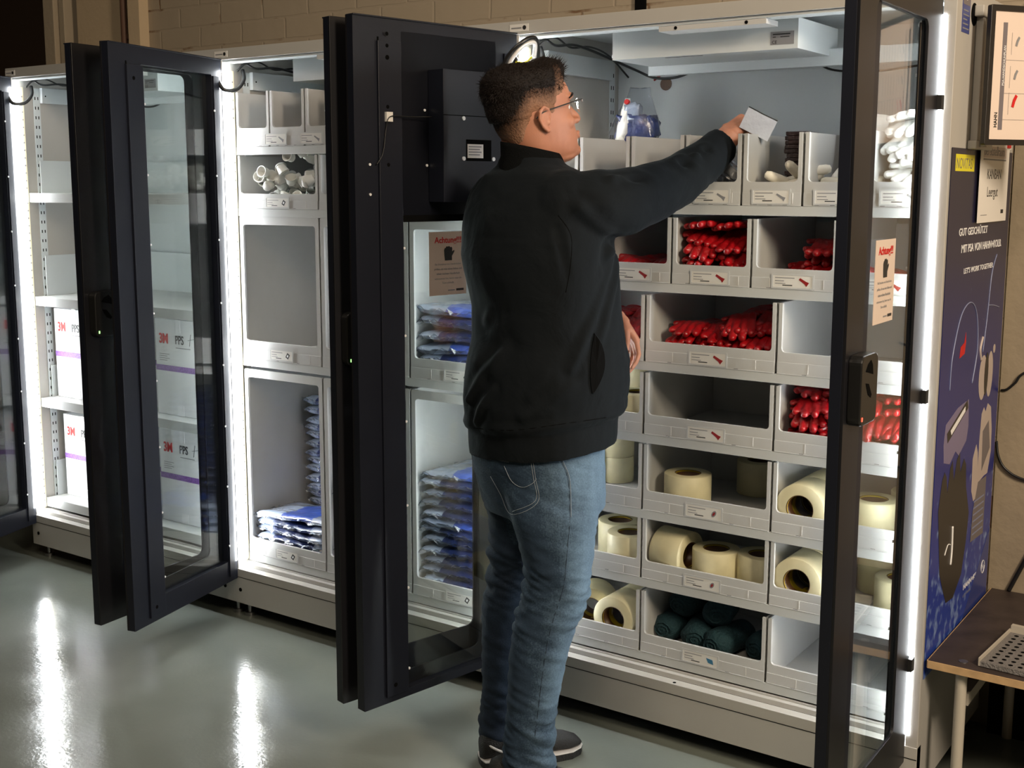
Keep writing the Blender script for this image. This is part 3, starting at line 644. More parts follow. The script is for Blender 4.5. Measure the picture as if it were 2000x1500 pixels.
# ---------------------------------------------------------------- red gloves
def glove_mesh(name, curl, m, seed):
    rnd = random.Random(seed); b = MB()
    def P(x, y): return (x, y, .010 + curl * (max(0, -y - .02)) ** 2 * 9)
    for (x0, x1, r0, r1) in ((0, 0, .03, .030),):
        b.loft([[(x * ww_, yy, .010 + hh_ * z) for x, z in [(cos(a), sin(a)) for a in [2 * pi * i / 20 for i in range(20)]]] for yy, ww_, hh_ in ((.13, .050, .012), (.10, .047, .010), (.05, .040, .010), (.01, .043, .011), (-.03, .046, .011), (-.055, .042, .009))], m)
    for fx, fl_, an in ((-.033, .060, -.22), (-.012, .075, -.07), (.011, .078, .06), (.032, .068, .2)):
        p0 = (fx, -.045, .010); p1 = P(fx + sin(an) * fl_ * .5, -.045 - fl_ * .5); p2 = P(fx + sin(an) * fl_, -.045 - fl_ * cos(an)); b.capsule(p0, p1, .0135, .0130, m); b.capsule(p1, p2, .0130, .0125, m)
    b.capsule((-.036, .0, .010), (-.066, -.045, .012), .014, .0105, m)
    b.tube([(.051 * cos(a), .13 , .010 + .013 * sin(a)) for a in [2 * pi * i / 20 for i in range(21)]], .004, m, 6)
    me = remesh(b, .0045, 2); 
    for v in me.vertices:
        p = v.co; nn = noise.noise(Vector((p.x * 28 + seed, p.y * 28, p.z * 28))); v.co.z = p.z * (.85 + .0 * nn) + nn * .005; v.co.x += .003 * noise.noise(Vector((p.y * 30, p.x * 30, seed)))
    me.name = name; return me
GM = [glove_mesh('glove', 0, 'glove_red', 1), glove_mesh('glove', -.75, 'glove_red', 5), glove_mesh('glove', -.38, 'glove_red', 9)]
def pile(meshes, mats, name, cat, label, group, x0, x1, y0, y1, z0, rows, per, dz, seed, flip=.5, scale=1.0, tiltx=.12, lift=0):
    rnd = random.Random(seed)
    for r_ in range(rows):
        for c in range(per):
            lv = r_ + lift; o = mobj_shared(name, meshes[0] if lv < 2 else (meshes[-1] if lv < 4 else rnd.choice(meshes))); tag(o, label, cat, group)
            x = x0 + (x1 - x0) * ((c + .5) / per) + rnd.uniform(-.006, .006); y = rnd.uniform(y0, y1)
            yaw = rnd.uniform(-.22, .22) + (pi if rnd.random() < flip else 0)
            o.location = (x, y, z0 + .008 + r_ * dz); o.rotation_euler = (rnd.uniform(-tiltx, tiltx), rnd.uniform(-.25, .25), yaw); o.scale = (scale, scale, scale)
def mobj_shared(name, me): o = bpy.data.objects.new(name, me); COL.objects.link(o); return o
for me in GM: me.materials.clear(); me.materials.append(MAT['glove_red'])
w5 = IW / 5; w3 = IW / 3; w7 = IW / 7
def bx5(i): return xC + w5 * i
def bx3(i): return xC + w3 * i
RG = 'red rubber glove in the %s'
def rpile(nm, *a, **k): k.setdefault('flip', 0.0); k.setdefault('scale', .84); k.setdefault('tiltx', .06); pile(GM, None, 'rubber_glove', 'glove', RG % nm, 'red gloves in the ' + nm, *a, **k)
rpile('low layer of the bin under his raised arm', bx5(1) + .03, bx5(1) + .20, .17, .24, 1.292, 3, 2, .016, 11)
rpile('crammed bin in the second row', bx5(2) + .03, bx5(2) + .20, .16, .20, 1.292, 8, 2, .0195, 12)
rpile('right half of the bin beside the door post', bx5(3) + .10, bx5(3) + .21, .17, .22, 1.292, 6, 1, .019, 13)
rpile('right half of the bin beside the door post', bx5(3) + .06, bx5(3) + .13, .20, .25, 1.292, 3, 1, .019, 18)
rpile('left bin behind his hand', bx3(0) + .11, bx3(0) + .35, .18, .25, 1.075, 6, 3, .019, 14)
rpile('half full bin of the third row', bx3(1) + .045, bx3(1) + .355, .18, .25, 1.075, 5, 4, .019, 15)
rpile('half full bin of the third row', bx3(1) + .19, bx3(1) + .35, .20, .26, 1.166, 2, 2, .019, 19, lift=4)
rpile('stuffed bin of the fourth row', bx3(2) + .03, bx3(2) + .35, .155, .20, .872, 8, 4, .0185, 16)
rpile('rightmost bin of the second row', bx5(4) + .04, bx5(4) + .20, .18, .24, 1.292, 2, 2, .018, 17)
# white gloves
WG = [glove_mesh('wglove', 0, 'white_cloth', 21), glove_mesh('wglove', -.7, 'white_cloth', 25), glove_mesh('wglove', -.35, 'white_cloth', 27)]
for me in WG: me.materials.clear(); me.materials.append(MAT['white_cloth'])
pile(WG, None, 'cloth_glove', 'glove', 'white glove in the heap topping the rightmost top bin', 'white gloves in the rightmost top bin', xC + w7 * 6 + .05, xC + w7 * 7 - .05, .17, .22, 1.502, 11, 1, .0205, 31, flip=0.0, scale=.92, tiltx=.08)
o = mobj_shared('cloth_glove', WG[0]); o.location = (xC + w7 * 5 + .10, .20, 1.60); o.rotation_euler = (1.25, .1, .3); tag(o, 'white glove leaning upright in the sixth top bin', 'glove')
# white finger cots lying in bin
b = MB(); b.lathe([(.0, -.004), (.008, -.001), (.0125, .010), (.0135, .035), (.0125, .058), (.009, .068), (0, .071)], 'cream', n=18); fc = b.mesh('finger')
for i, (x, y, z, a, t) in enumerate([(.050, .045, .014, .3, 1.4), (.075, .035, .014, -.3, 1.5), (.100, .05, .016, .5, 1.35), (.062, .06, .032, 1.0, 1.3), (.095, .07, .035, -.5, 1.2), (.118, .04, .030, .9, 1.1), (.110, .09, .045, .2, 1.2), (.13, .06, .05, -.2, 1.0), (.10, .055, .010, 1.1, 1.5), (.125, .075, .012, .6, 1.5), (.115, .06, .030, 1.4, 1.5), (.085, .075, .012, 1.3, 1.5), (.13, .09, .030, 1.0, 1.4), (.12, .03, .045, 1.2, 1.4), (.095, .055, .032, .4, 1.5), (.132, .045, .062, .9, 1.4)]):
    o = mobj_shared('finger_cot', fc); o.location = (xC + w7 * 4 + x, max(.130, .066 + y), 1.502 + z + .016); o.rotation_euler = (t, .1, a * 2); tag(o, 'cream finger cot lying before the dark stack in the fifth top bin', 'finger cot', 'finger cots in the fifth top bin')
for i, (x, y, z, a, t) in enumerate([(.05, .05, .05, 1.0, 1.4), (.085, .045, .052, -.8, 1.5), (.12, .06, .05, .5, 1.4), (.06, .07, .03, 1.5, 1.5), (.10, .08, .03, -.5, 1.5), (.09, .03, .02, .5, 1.5)]):
    o = mobj_shared('finger_cot', fc); o.location = (xC + w7 * 5 + x, max(.130, .085 + y), 1.502 + z); o.rotation_euler = (t, .1, a * 2); tag(o, 'cream finger cot at the front of the sixth top bin', 'finger cot', 'finger cots in the sixth top bin')
# dark stack of thin sleeves
for k in range(13):
    rnd = random.Random(k); b = MB(); n = 16; ring = []
    for zz in (0, .0105):
        ring.append([(.042 * (1 + .06 * rnd.uniform(-1, 1)) * cos(a) * (abs(cos(a)) ** -.45 if abs(cos(a)) > .01 else 1) * .8, .075 * sin(a) * (abs(sin(a)) ** -.3 if abs(sin(a)) > .01 else 1) * .8, zz + rnd.uniform(-.001, .001)) for a in [2 * pi * (i + .5) / n for i in range(n)]])
    b.loft(ring, 'black_goods', smooth=False)
    o = b.build('dark_sleeve', bevel=.0015, seg=1); o.location = (xC + w7 * 4 + .098 + rnd.uniform(-.007, .007), .212, 1.542 + k * .0112); tag(o, 'thin dark brown folded sleeve in the stack in the fifth top bin', 'sleeve', 'dark folded sleeves in the fifth top bin')
# crumpled clear packs where the hand reaches
def crumple(name, rx, ry, rz, m, seed, amp=.35, lvl=4, sc=3.5, p=.5):
    bm = bmesh.new(); bmesh.ops.create_icosphere(bm, subdivisions=lvl, radius=1)
    for v in bm.verts:
        c = v.co.copy(); q = Vector([math.copysign(abs(t) ** p, t) for t in c]); q = q / max(abs(q.x), abs(q.y), abs(q.z)) * .5 + q * .45
        k = 1 + amp * noise.noise(c * sc + Vector((seed, 0, 0))) * .6 + amp * .3 * abs(noise.noise(c * sc * 3 + Vector((0, seed, 0))))
        v.co = Vector((q.x * rx, q.y * ry, q.z * rz)) * k
    me = bpy.data.meshes.new(name); bm.to_mesh(me); bm.free(); me.materials.append(MAT[m]); me.polygons.foreach_set('use_smooth', [True] * len(me.polygons)); return me
cp = crumple('clear_pack', .045, .06, .022, 'clear_film', 3, .6)
for i in range(4):
    o = mobj_shared('clear_pack', cp); o.location = (xC + w7 * 3 + .085, .14 + .04 * (i % 2), 1.53 + i * .030); o.rotation_euler = (.3 * i, .2, .8 * i); tag(o, 'crumpled clear pack under the reaching hand', 'pack', 'crumpled clear packs in the middle top bin')
    if i < 3:
        c = mobj_shared('white_lining', crumple('lining', .03, .04, .012, 'white_cloth', i + 7, .4, 3)); c.parent = o
# ---------------------------------------------------------------- wipes bag standing on the top bins
b = MB(); rings = []
for z, hx, hy in ((0, .075, .035), (.03, .078, .045), (.07, .068, .040), (.11, .05, .022), (.135, .038, .008), (.16, .032, .002)):
    rings.append([(hx * cos(a) + z * .12, hy * sin(a) * (1 + .2 * noise.noise(Vector((a * 3, z * 40, 1)))), z + .006 * noise.noise(Vector((a * 2, z * 20, 4)))) for a in [2 * pi * i / 28 for i in range(28)]])
b.loft(rings, 'clear_film'); o = b.build('wipes_bag'); o.location = (-1.003, .33, 1.672); o.rotation_euler = (0, 0, .2); tag(o, 'clear plastic bag with blue and white print standing in the second top bin', 'bag')
b = MB()
cm = crumple('contents', .058, .034, .040, 'blue_dark_pack', 8, .5); c = mobj_shared('contents', cm); c.parent = o; c.location = (.012, .002, .042)
cm = crumple('contents', .026, .022, .03, 'pale_pack', 12, .5, 3); c = mobj_shared('contents', cm); c.parent = o; c.location = (.0, -.006, .085)
b = MB(); b.loft([[(hx * cos(a) + z * .12 - .03, hy * sin(a) - .012, z) for a in [2 * pi * i / 12 for i in range(12)]] for z, hx, hy in ((.004, .022, .03), (.05, .02, .03), (.10, .014, .014), (.13, .008, .006))], 'white_plastic'); b.cyl((-.012, -.018, .118), (-.014, -.026, .120), .008, 'ink_red', n=12); b.build('white_print', o)
o2 = bpy.data.objects.get('storage_bin')
# ---------------------------------------------------------------- tape rolls
def tape_roll(w_=.098, R0=.066, R1=.037):
    b = MB(); b.lathe([(R1, 0), (R0 - .002, 0), (R0, .002), (R0, w_ - .002), (R0 - .002, w_), (R1, w_)], 'masking', n=40)
    o = b.build('tape_roll')
    c = MB(); c.lathe([(R1, .0005), (R1, w_ - .0005), (R1 - .002, w_ - .0005), (R1 - .002, .0005)], 'core_brown', n=40, close=True); c.lathe([(R1 - .0022, w_ * .40), (R1 - .0022, w_ * .62)], 'core_yellow', n=40); c.lathe([(R1 - .0022, w_ * .95), (R1 - .0022, w_ * .985)], 'core_yellow', n=40)
    for k in range(5): c.box((-.004, -R1 + .0024, .02 + k * .012), (.004, -R1 + .003, .026 + k * .012), 'core_yellow')
    c.build('cardboard_core', o); return o
proto = tape_roll(); first = True
def roll(x, y, z, label, axis='up', yaw=0, group=None, sc=1.0):
    global first
    o = proto if first else dup(proto); first = False
    rot = {'up': (0, 0, yaw), 'front': (pi / 2, 0, yaw), 'side': (pi / 2, 0, pi / 2 + yaw)}[axis]
    o.location = (x, y, z if axis == 'up' else z + .066 * sc); o.rotation_euler = rot; o.scale = (sc,) * 3
    tag(o, label, 'tape roll', group or 'cream masking tape rolls')
z4, z5, z6, z7 = .866 + .0045, .65 + .0045, .452 + .0045, .235 + .0045
roll(-.862, .13, z4 - .02 + .02, 'upright cream tape roll nearest the divider, fourth row left bin', 'up')
roll(-.93, .28, z4, 'lower of two stacked tape rolls behind, fourth row left bin', 'up', sc=.86)
roll(-.93, .28, z4 + .086, 'upper of two stacked tape rolls behind, fourth row left bin', 'up', sc=.86)
roll(-1.02, .29, z5, 'lower of two stacked tape rolls, fifth row left bin', 'up', sc=.8)
roll(-1.02, .29, z5 + .079, 'upper of two stacked tape rolls, fifth row left bin', 'up', sc=.8)
roll(-.90, .37, z5, 'tape roll at the back right, fifth row left bin', 'up', sc=.95)
roll(-1.115, .22, z5, 'tape roll at the far left, fifth row left bin', 'up')
roll(-.702, .135, z5, 'lone upright tape roll at the front, fifth row middle bin', 'up')
roll(-.60, .40, z5, 'dim tape roll at the back, fifth row middle bin', 'up', sc=1.0)
roll(-.465, .40, z5, 'dim tape roll in back right corner, fifth row middle bin', 'up')
roll(-.345, .158, z5, 'tape roll facing out with open core, fifth row right bin', 'front', .0)
roll(-.185, .16, z5, 'upright tape roll behind the glass door, fifth row right bin', 'up')
roll(-.115, .30, z5, 'tape roll at the back right, fifth row right bin', 'up')
roll(-.965, .22, z6, 'upright tape roll further back, sixth row left bin', 'up')
roll(-.878, .125, z6, 'upright tape roll by the divider, sixth row left bin', 'up')
roll(-.775, .13, z6, 'tape roll lying on its side, sixth row middle bin', 'side', -.15)
roll(-.605, .125, z6, 'upright tape roll in the centre, sixth row middle bin', 'up')
roll(-.482, .15, z6, 'upright tape roll at the right, sixth row middle bin', 'up')
roll(-.346, .158, z6, 'tape roll facing out with open core, sixth row right bin', 'front', .0)
roll(-.205, .33, z6, 'upright tape roll at the back, sixth row right bin', 'up')
roll(-.108, .17, z6, 'upright tape roll nearest the cabinet edge, sixth row right bin', 'up')
roll(-.893, .156, z7, 'tape roll facing out with open core, bottom row left bin', 'front', .0)
roll(-1.02, .18, z7, 'tape roll behind the man\'s knee, bottom row left bin', 'front', .35)
roll(-.345, .262, z5, 'tape roll added directly behind the one facing out, fifth row right bin', 'front', .0)  # mostly hidden roll, added to darken the open core in front
roll(-.346, .262, z6, 'tape roll added directly behind the one facing out, sixth row right bin', 'front', .0)  # added likewise, keeps the facing core dark
roll(-.893, .260, z7, 'tape roll added directly behind the one facing out, bottom row left bin', 'front', .0)  # added to deepen the dark core of the roll before it
roll(-1.14, .30, z4, 'tape roll behind the man, fourth row left bin', 'up')
# ---------------------------------------------------------------- teal cloth rolls
def cloth_roll(seed):
    rnd = random.Random(seed); b = MB(); rings = []
    for j in range(9):
        y = -.09 + j * .0225; rr = .044 * (1 - .55 * max(0, abs(j - 4) - 3) ** 2)
        rings.append([((rr + .006 * noise.noise(Vector((cos(a) * 1.5, sin(a) * 1.5, y * 18 + seed)))) * cos(a), y, (rr * .88 + .006 * noise.noise(Vector((cos(a) * 1.5 + 9, sin(a) * 1.5, y * 18 + seed)))) * sin(a)) for a in [2 * pi * i / 24 for i in range(24)]])
    b.loft(rings, 'teal_cloth')
    b.tube([(.03 * (1 - t / 22) * cos(t * .7), -.0905 - .001 * (t % 2), .026 * (1 - t / 22) * sin(t * .7)) for t in range(20)], .0022, 'teal_cloth', 5)
    return b
for i, (x, y, z, lab) in enumerate([(-.765, .21, .048, 'dark teal cloth roll at the left of the front three, bottom row'), (-.675, .19, .048, 'dark teal cloth roll in the centre of the front three, bottom row'), (-.580, .175, .048, 'dark teal cloth roll at the right of the front three, bottom row'), (-.725, .24, .118, 'dark teal cloth roll lying on top at left, bottom row'), (-.625, .22, .118, 'dark teal cloth roll lying on top at right, bottom row'), (-.475, .22, .046, 'dark teal cloth roll by the right wall, bottom row')]):
    o = cloth_roll(i).build('cloth_roll'); o.location = (x, y, .240 + z - .006); o.rotation_euler = (0, 0, .25 * sin(i * 2)); tag(o, lab, 'cloth roll', 'dark teal cloth rolls')
# ---------------------------------------------------------------- wrapped garment packs
def pack_mesh(seed, m):
    bm = bmesh.new(); bmesh.ops.create_grid(bm, x_segments=36, y_segments=28, size=1)
    top = [v for v in bm.verts]; me = None
    vs = []; fs = []; nx, ny = 37, 29
    for side in (1, -1):
        for j in range(ny):
            for i in range(nx):
                u = -1 + 2 * i / (nx - 1); v = -1 + 2 * j / (ny - 1)
                e = max(0, 1 - max(abs(u), abs(v)) ** 7) ** .5
                wob = noise.noise(Vector((u * 2.2 + seed, v * 2.2, side * 2))) * .25 + noise.noise(Vector((u * 7, v * 7 + seed, side))) * .14
                z = .0145 * side * e * (1 + wob) + .006 * noise.noise(Vector((u * 1.5, v * 1.5, seed)))
                ex = 1 + .03 * noise.noise(Vector((v * 5, seed, 1))); ey = 1 + .03 * noise.noise(Vector((u * 5, seed, 2)))
                vs.append((u * ex, v * ey, z))
    N = nx * ny
    for j in range(ny - 1):
        for i in range(nx - 1):
            a = j * nx + i; fs.append((a, a + 1, a + nx + 1, a + nx)); fs.append((N + a, N + a + nx, N + a + nx + 1, N + a + 1))
    bm.free()
    return vs, fs, nx, ny
def pack(sx, sy, seed, blue):
    vs, fs, nx, ny = pack_mesh(seed, blue); b = MB()
    k = [(x * sx / 2, y * sy / 2, z) for x, y, z in vs]
    fa, fb = [], []
    for f in fs:
        cx = sum(vs[i][0] for i in f) / 4; cy = sum(vs[i][1] for i in f) / 4
        (fb if (cx < (-.25 if blue == 'blue_pack' else -.55) or (cx > .62 and cy < -.3)) else fa).append(f)
    b.add(k, fa, blue, None, True); b.add(k, fb, 'pale_pack', None, True)
    o = b.build('garment_pack')
    f = MB(); rnd = random.Random(seed)       # crinkled film seam round the edge
    for s_ in range(2):
        pts = []
        n = 80
        for i in range(n):
            t = i / n * 4; q = int(t); u = t - q
            p = [(-1 + 2 * u, -1), (1, -1 + 2 * u), (1 - 2 * u, 1), (-1, 1 - 2 * u)][q]
            pts.append(p)
        inner = [(x * sx / 2 * .985, y * sy / 2 * .985, rnd.uniform(-.004, .004)) for x, y in pts]
        outer = [(x * (sx / 2 + rnd.uniform(.001, .009)), y * (sy / 2 + rnd.uniform(.001, .009)), rnd.uniform(-.013, .010)) for x, y in pts]
        f.add(inner + outer, [(i, (i + 1) % n, n + (i + 1) % n, n + i) for i in range(n)], 'clear_film')
    fo = f.build('plastic_film', o); so = fo.modifiers.new('s', 'SOLIDIFY'); so.thickness = .0006
    return o
packs = [pack(.30, .215, 3, 'blue_pack'), pack(.30, .215, 17, 'blue_dark_pack'), pack(.27, .17, 29, 'blue_dark_pack'), pack(.31, .30, 41, 'blue_dark_pack'), pack(.31, .30, 43, 'blue_pack')]
used = set()
def put(k, x, y, z, rot, label, group, sc=(1, 1, 1)):
    o = packs[k] if k not in used else dup(packs[k]); used.add(k)
    o.location = (x, y, z); o.rotation_euler = rot; o.scale = sc; tag(o, label, 'garment pack', group)
bB = lambda i: xB + w3 * i
g1 = 'packs in the front stack of the bottom left tall bin'
fz = .235 + .02
for k in range(5):
    lab = 'blue garment pack in clear film on top of the low front stack' if k == 4 else 'film wrapped blue pack within the low front stack, bottom left bin'
    put(0 if k == 4 else 1, bB(0) + .186 + .006 * sin(k * 3), .175, fz + .008 + k * .029, (-.05, .03 * sin(k), .05 * sin(k * 2)), lab, g1, (1.08, .98, 1))
g2 = 'packs in the rear stack of the bottom left tall bin'
for k in range(17):
    lab = 'pale film wrapped pack topping the tall rear stack, bottom left bin' if k == 16 else 'dark blue pack within the tall rear stack, bottom left bin'
    put(2, bB(0) + .188 + .006 * sin(k * 2.3), .375 + .004 * sin(k * 5), fz + .002 + k * .0315, (0, .05 * sin(k * 1.7), .06 * sin(k)), lab, g2, (.98, 1, 1.05))
g3 = 'packs in the stack right beside the big door, bottom middle bin'
for k in range(12):
    lab = 'film wrapped pack topping the stack just left of the big door' if k == 11 else 'film wrapped pack within the stack just left of the big door'
    put(1, bB(1) + .176 + .008 * sin(k * 2.1), .235, fz + .004 + k * .031, (.04 * sin(k), .05 * sin(k * 1.3), pi + .06 * sin(k)), lab, g3, (1.05, 1.45, 1.05))
g4 = 'packs in the bottom right tall bin of the middle cabinet'
for k in range(13):
    lab = 'blue pack topping the stack behind the pane by his hip' if k == 12 else 'film wrapped blue pack within the stack behind the pane by his thigh'
    put(4 if k in (12, 7) else 3, bB(2) + .19 + .007 * sin(k * 2.7), .22, fz + .004 + k * .0315, (.03 * sin(k), (.03 if k < 12 else -.06) * cos(k), .05 * sin(k * 1.9)), lab, g4, (1.08, 1, 1.05))
g5 = 'packs in the third row right bin of the middle cabinet'
for k in range(6):
    lab = 'blue pack topping the stack under the warning notice' if k == 5 else 'film wrapped blue pack within the stack under the warning notice'
    put(4 if k in (5, 2) else 3, bB(2) + .185 + .008 * sin(k * 2.2), .22, .945 + .030 + k * .036, (.03 * sin(k), .05 * cos(k * 1.4), .05 * sin(k)), lab, g5, (1.10, 1, 1.25))
for k in range(4):
    put(1, bB(2) + .19, .40, fz + .41 + k * .032, (0, .04 * sin(k), 0), 'crumpled film pack at the back of the stack behind his hip', 'packs at the back behind his hip', (1, .6, 1.1)) if False else None
# ---------------------------------------------------------------- white caps
b = MB(); b.lathe([(.0, .0), (.017, 0), (.019, .003), (.024, .034), (.026, .035), (.026, .037), (.0225, .036), (.0175, .004), (0, .003)], 'white_plastic', n=24); capm = b.mesh('cap')
rnd = random.Random(5)
for i in range(85):
    t = i / 85; ly = int(i / 29)
    x = bB(0) + .05 + rnd.random() * .29; y = .075 + rnd.random() * .2
    hgt = .018 + (.035 + .115 * min(1, max(0, (x - bB(0) - .02) / .22))) * (ly / 2.0) + .02 * rnd.random()
    o = mobj_shared('plastic_cap', capm); o.scale = (.78,) * 3; o.location = (x, y, 1.472 + hgt); o.rotation_euler = (rnd.uniform(.3, 2.6), rnd.uniform(-.8, .8), rnd.uniform(0, 6)); tag(o, 'small white plastic cap in the heap in the left second row bin', 'cap', 'white caps heaped in the middle cabinet')
for i in range(12):
    o = mobj_shared('plastic_cap', capm); o.scale = (.78,) * 3; o.location = (bB(1) + .04 + rnd.random() * .2, .08 + rnd.random() * .1, 1.49 + rnd.random() * .03); o.rotation_euler = (rnd.uniform(.3, 2.6), 0, rnd.uniform(0, 6)); tag(o, 'small white plastic cap in the bin cut off by the door', 'cap', 'white caps in the bin cut off by the door')
# ---------------------------------------------------------------- cartons in the far cabinet
def carton(wx, dy, hz):
    b = MB(); b.box((0, 0, 0), (wx, dy, hz), 'carton'); o = b.build('carton', bevel=.0015)
    p = MB(); M = plane_M((0, -.0006, 0), (1, 0, 0), (0, 0, 1))
    p.box((-.0004, hz * .46, 0), (wx + .0004, hz * .46 + .022, .0004), 'ink_purple', M)
    p.box((wx, -.0004, hz * .46), (wx + .0006, dy, hz * .46 + .022), 'ink_purple')
    p.text('3M', 'ink_red', M @ Matrix.Translation((.022, hz - .092, .0)), .052, .028, sx=.80)
    p.text('PPS', 'ink', M @ Matrix.Translation((.115, hz - .092, .0)), .046, .006, sx=.72)
    p.tube([M @ Vector(v) for v in ((.196, hz - .096, .0004), (.205, hz - .05, .0004))], .0008, 'ink', 5); p.tube([M @ Vector(v) for v in ((.188, hz - .074, .0004), (.226, hz - .066, .0004))], .0008, 'ink', 5)
    p.box((.118, hz - .108, 0), (.20, hz - .105, .0004), 'ink_grey', M)
    for k in range(4): p.box((.022, hz - .135 - k * .008, 0), (.080 - (k % 2) * .014, hz - .133 - k * .008, .0004), 'ink_grey', M)
    p.build('print', o)
    t = MB(); t.box((wx * .46, -.0012, hz - .05), (wx * .56, -.0002, hz), 'tape_clear'); t.box((wx * .46, -.0002, hz + .0002), (wx * .56, dy, hz + .0008), 'tape_clear'); t.build('tape_strip', o); t = MB(); t.box((wx * .44, -.0012, .0), (wx * .58, -.0002, .04), 'tape_clear'); t.build('tape_strip', o)
    return o
c0 = carton(.262, .30, .368)
spots = [(-3.594, .115, .675, -.0, 'white carton with purple band, upper row, nearest the light strip'), (-3.30, .12, .675, 0, 'white carton with purple band, upper row, hidden by the doors'), (-2.955, .115, .675, 0, 'white carton with purple band, upper row, seen through the glass'),
         (-3.59, .13, .252, 0, 'white carton with purple band, lower row, nearest the light strip'), (-3.315, .065, .252, 0, 'white carton pushed forward in the lower row, half behind the door'), (-2.955, .115, .252, 0, 'white carton with purple band, lower row, seen through the glass')]
for i, (x, y, z, a, lab) in enumerate(spots):
    o = c0 if i == 0 else dup(c0); o.location = (x, y, z + .001); tag(o, lab, 'carton', 'white cartons in the far cabinet')
    if i in (3, 4): o.scale = (1, 1, .94)
# ---------------------------------------------------------------- poster on the cabinet side
P0 = W + CX[2]
PM = plane_M((P0 + .0012, 0, 0), (0, 1, 0), (0, 0, 1))
b = MB(); b.box((.014, .36, 0), (.611, 1.636, .0012), 'poster', PM); po = b.build('poster'); tag(po, 'dark blue safety gear poster with white slogans on the cabinet side', 'poster')
PM = plane_M((P0 + .0026, 0, 0), (0, 1, 0), (0, 0, 1))
def TX(b, s, y0, y1, z, h, m, bold=.0, sl=0):
    v, f = textgeo(s, bold); wv = max(p[0] for p in v)
    b.text(s, m, PM @ Matrix.Translation((y0, z, 0)), h / .7, bold, 'LEFT', (y1 - y0) / (wv * h / .7))
b = MB(); b.box((.047, 1.583, -.0002), (.217, 1.622, .0), 'ink_yellow', PM); b.text('NOVITAS', 'poster_grey', PM @ Matrix.Translation((.053, 1.589, .0)), .036, -.01, 'LEFT', .95)
b.build('heading', po)
for a_ in (('GUT GESCHÜTZT', .110, .384, 1.431, .018), ('MIT PSA VON HAHN+KOLB.', .139, .541, 1.390, .019), ("LET'S WORK TOGETHER.", .173, .468, 1.338, .013)): b = MB(); TX(b, *a_, 'ink_white', .01); b.build('slogan', po)
def pl(b, pts, m, z=0): b.prism(pts, z, z + .0004, m, PM)
b = MB()
out = smooth_path([(.104, 1.06, .0002), (.112, 1.14, .0002), (.172, 1.235, .0002), (.257, 1.262, .0002), (.325, 1.225, .0002), (.351, 1.136, .0002), (.316, 1.05, .0002)]); b.tube([PM @ p for p in out], .0016, 'poster_line', 5)
b.tube([PM @ p for p in smooth_path([(.41, 1.12, .0002), (.435, 1.21, .0002), (.458, 1.32, .0002), (.50, 1.37, .0002)])], .0015, 'poster_line', 5)
b.tube([PM @ p for p in smooth_path([(.44, 1.24, .0002), (.50, 1.235, .0002), (.56, 1.225, .0002)])], .0015, 'poster_line', 5)
pl(b, [(.178, 1.13), (.225, 1.137), (.232, 1.165), (.227, 1.19), (.218, 1.165), (.185, 1.157)], 'ink_red'); b.build('helmet_picture', po)
b = MB(); el = lambda cx, cy, rx, ry: [(cx + rx * cos(a), cy + ry * sin(a)) for a in [2 * pi * i / 20 for i in range(20)]]
pl(b, el(.425, 1.05, .040, .060), 'poster_glove'); pl(b, el(.500, 1.05, .032, .062), 'poster_glove'); pl(b, el(.460, 1.055, .020, .058), 'poster_black', .0004); b.tube([PM @ p for p in smooth_path([(.395, 1.10, .0002), (.38, 1.13, .0002), (.40, 1.16, .0002)])], .004, 'poster_glove', 5); pl(b, el(.535, 1.115, .012, .012), 'poster_glove'); b.build('ear_defender_picture', po)
b = MB(); pl(b, [(.086, .979), (.19, 1.005), (.293, 1.012), (.303, .94), (.29, .905), (.222, .878), (.19, .895), (.14, .872), (.085, .885), (.075, .93)][::-1], 'poster_goggle')
pl(b, [(.10, .955), (.28, 1.012), (.29, .99), (.11, .93)][::-1], 'poster_black', .0004); pl(b, [(.13, .957), (.26, .998), (.262, .985), (.14, .945)][::-1], 'ink_white', .0008); b.build('goggles_picture', po)
b = MB(); pl(b, [(.081, .841), (.10, .86), (.12, .843), (.135, .80), (.15, .86), (.17, .875), (.19, .82), (.21, .87), (.235, .885), (.25, .83), (.28, .86), (.303, .84), (.315, .78), (.36, .70), (.349, .633), (.317, .544), (.245, .50), (.178, .505), (.140, .55), (.103, .60), (.06, .769)][::-1], 'poster_black'); b.tube([PM @ p for p in smooth_path([(.20, .70, .0006), (.205, .64, .0006), (.20, .60, .0006)])], .003, 'ink_white', 5); b.tube([PM @ p for p in smooth_path([(.14, .64, .0006), (.165, .66, .0006), (.19, .655, .0006)])], .0015, 'ink_white', 5); b.build('black_glove_picture', po)
b = MB(); pl(b, [(.438, .95), (.46, .965), (.48, .95), (.50, .97), (.537, .955), (.56, .89), (.566, .827), (.54, .77), (.50, .77), (.452, .764), (.434, .726), (.40, .72), (.375, .752), (.37, .84), (.40, .875), (.42, .85), (.43, .80), (.43, .88)][::-1], 'poster_glove'); pl(b, [(.46, .90), (.52, .92), (.55, .84), (.47, .79)][::-1], 'poster_grey', .0004)
pl(b, [(.44, .765), (.53, .765), (.528, .603), (.392, .610), (.40, .69)][::-1], 'poster_grey', .0004)
for k in range(6): pl(b, [(.405, .625 + k * .018), (.515, .622 + k * .018), (.515, .626 + k * .018), (.405, .629 + k * .018)], 'poster_line', .0008)
b.build('cuffed_glove_picture', po)
b = MB(); pl(b, [(.255, .40), (.611, .40), (.611, .56), (.50, .505), (.36, .46)][::-1] if False else [(.30, .37), (.611, .37), (.611, .60)], 'poster_blue'); TX(b, 'HAHN+KOLB', .349, .525, .490, .014, 'ink_white', .02); TX(b, "LET'S WORK TOGETHER", .349, .512, .468, .007, 'ink_grey', 0)
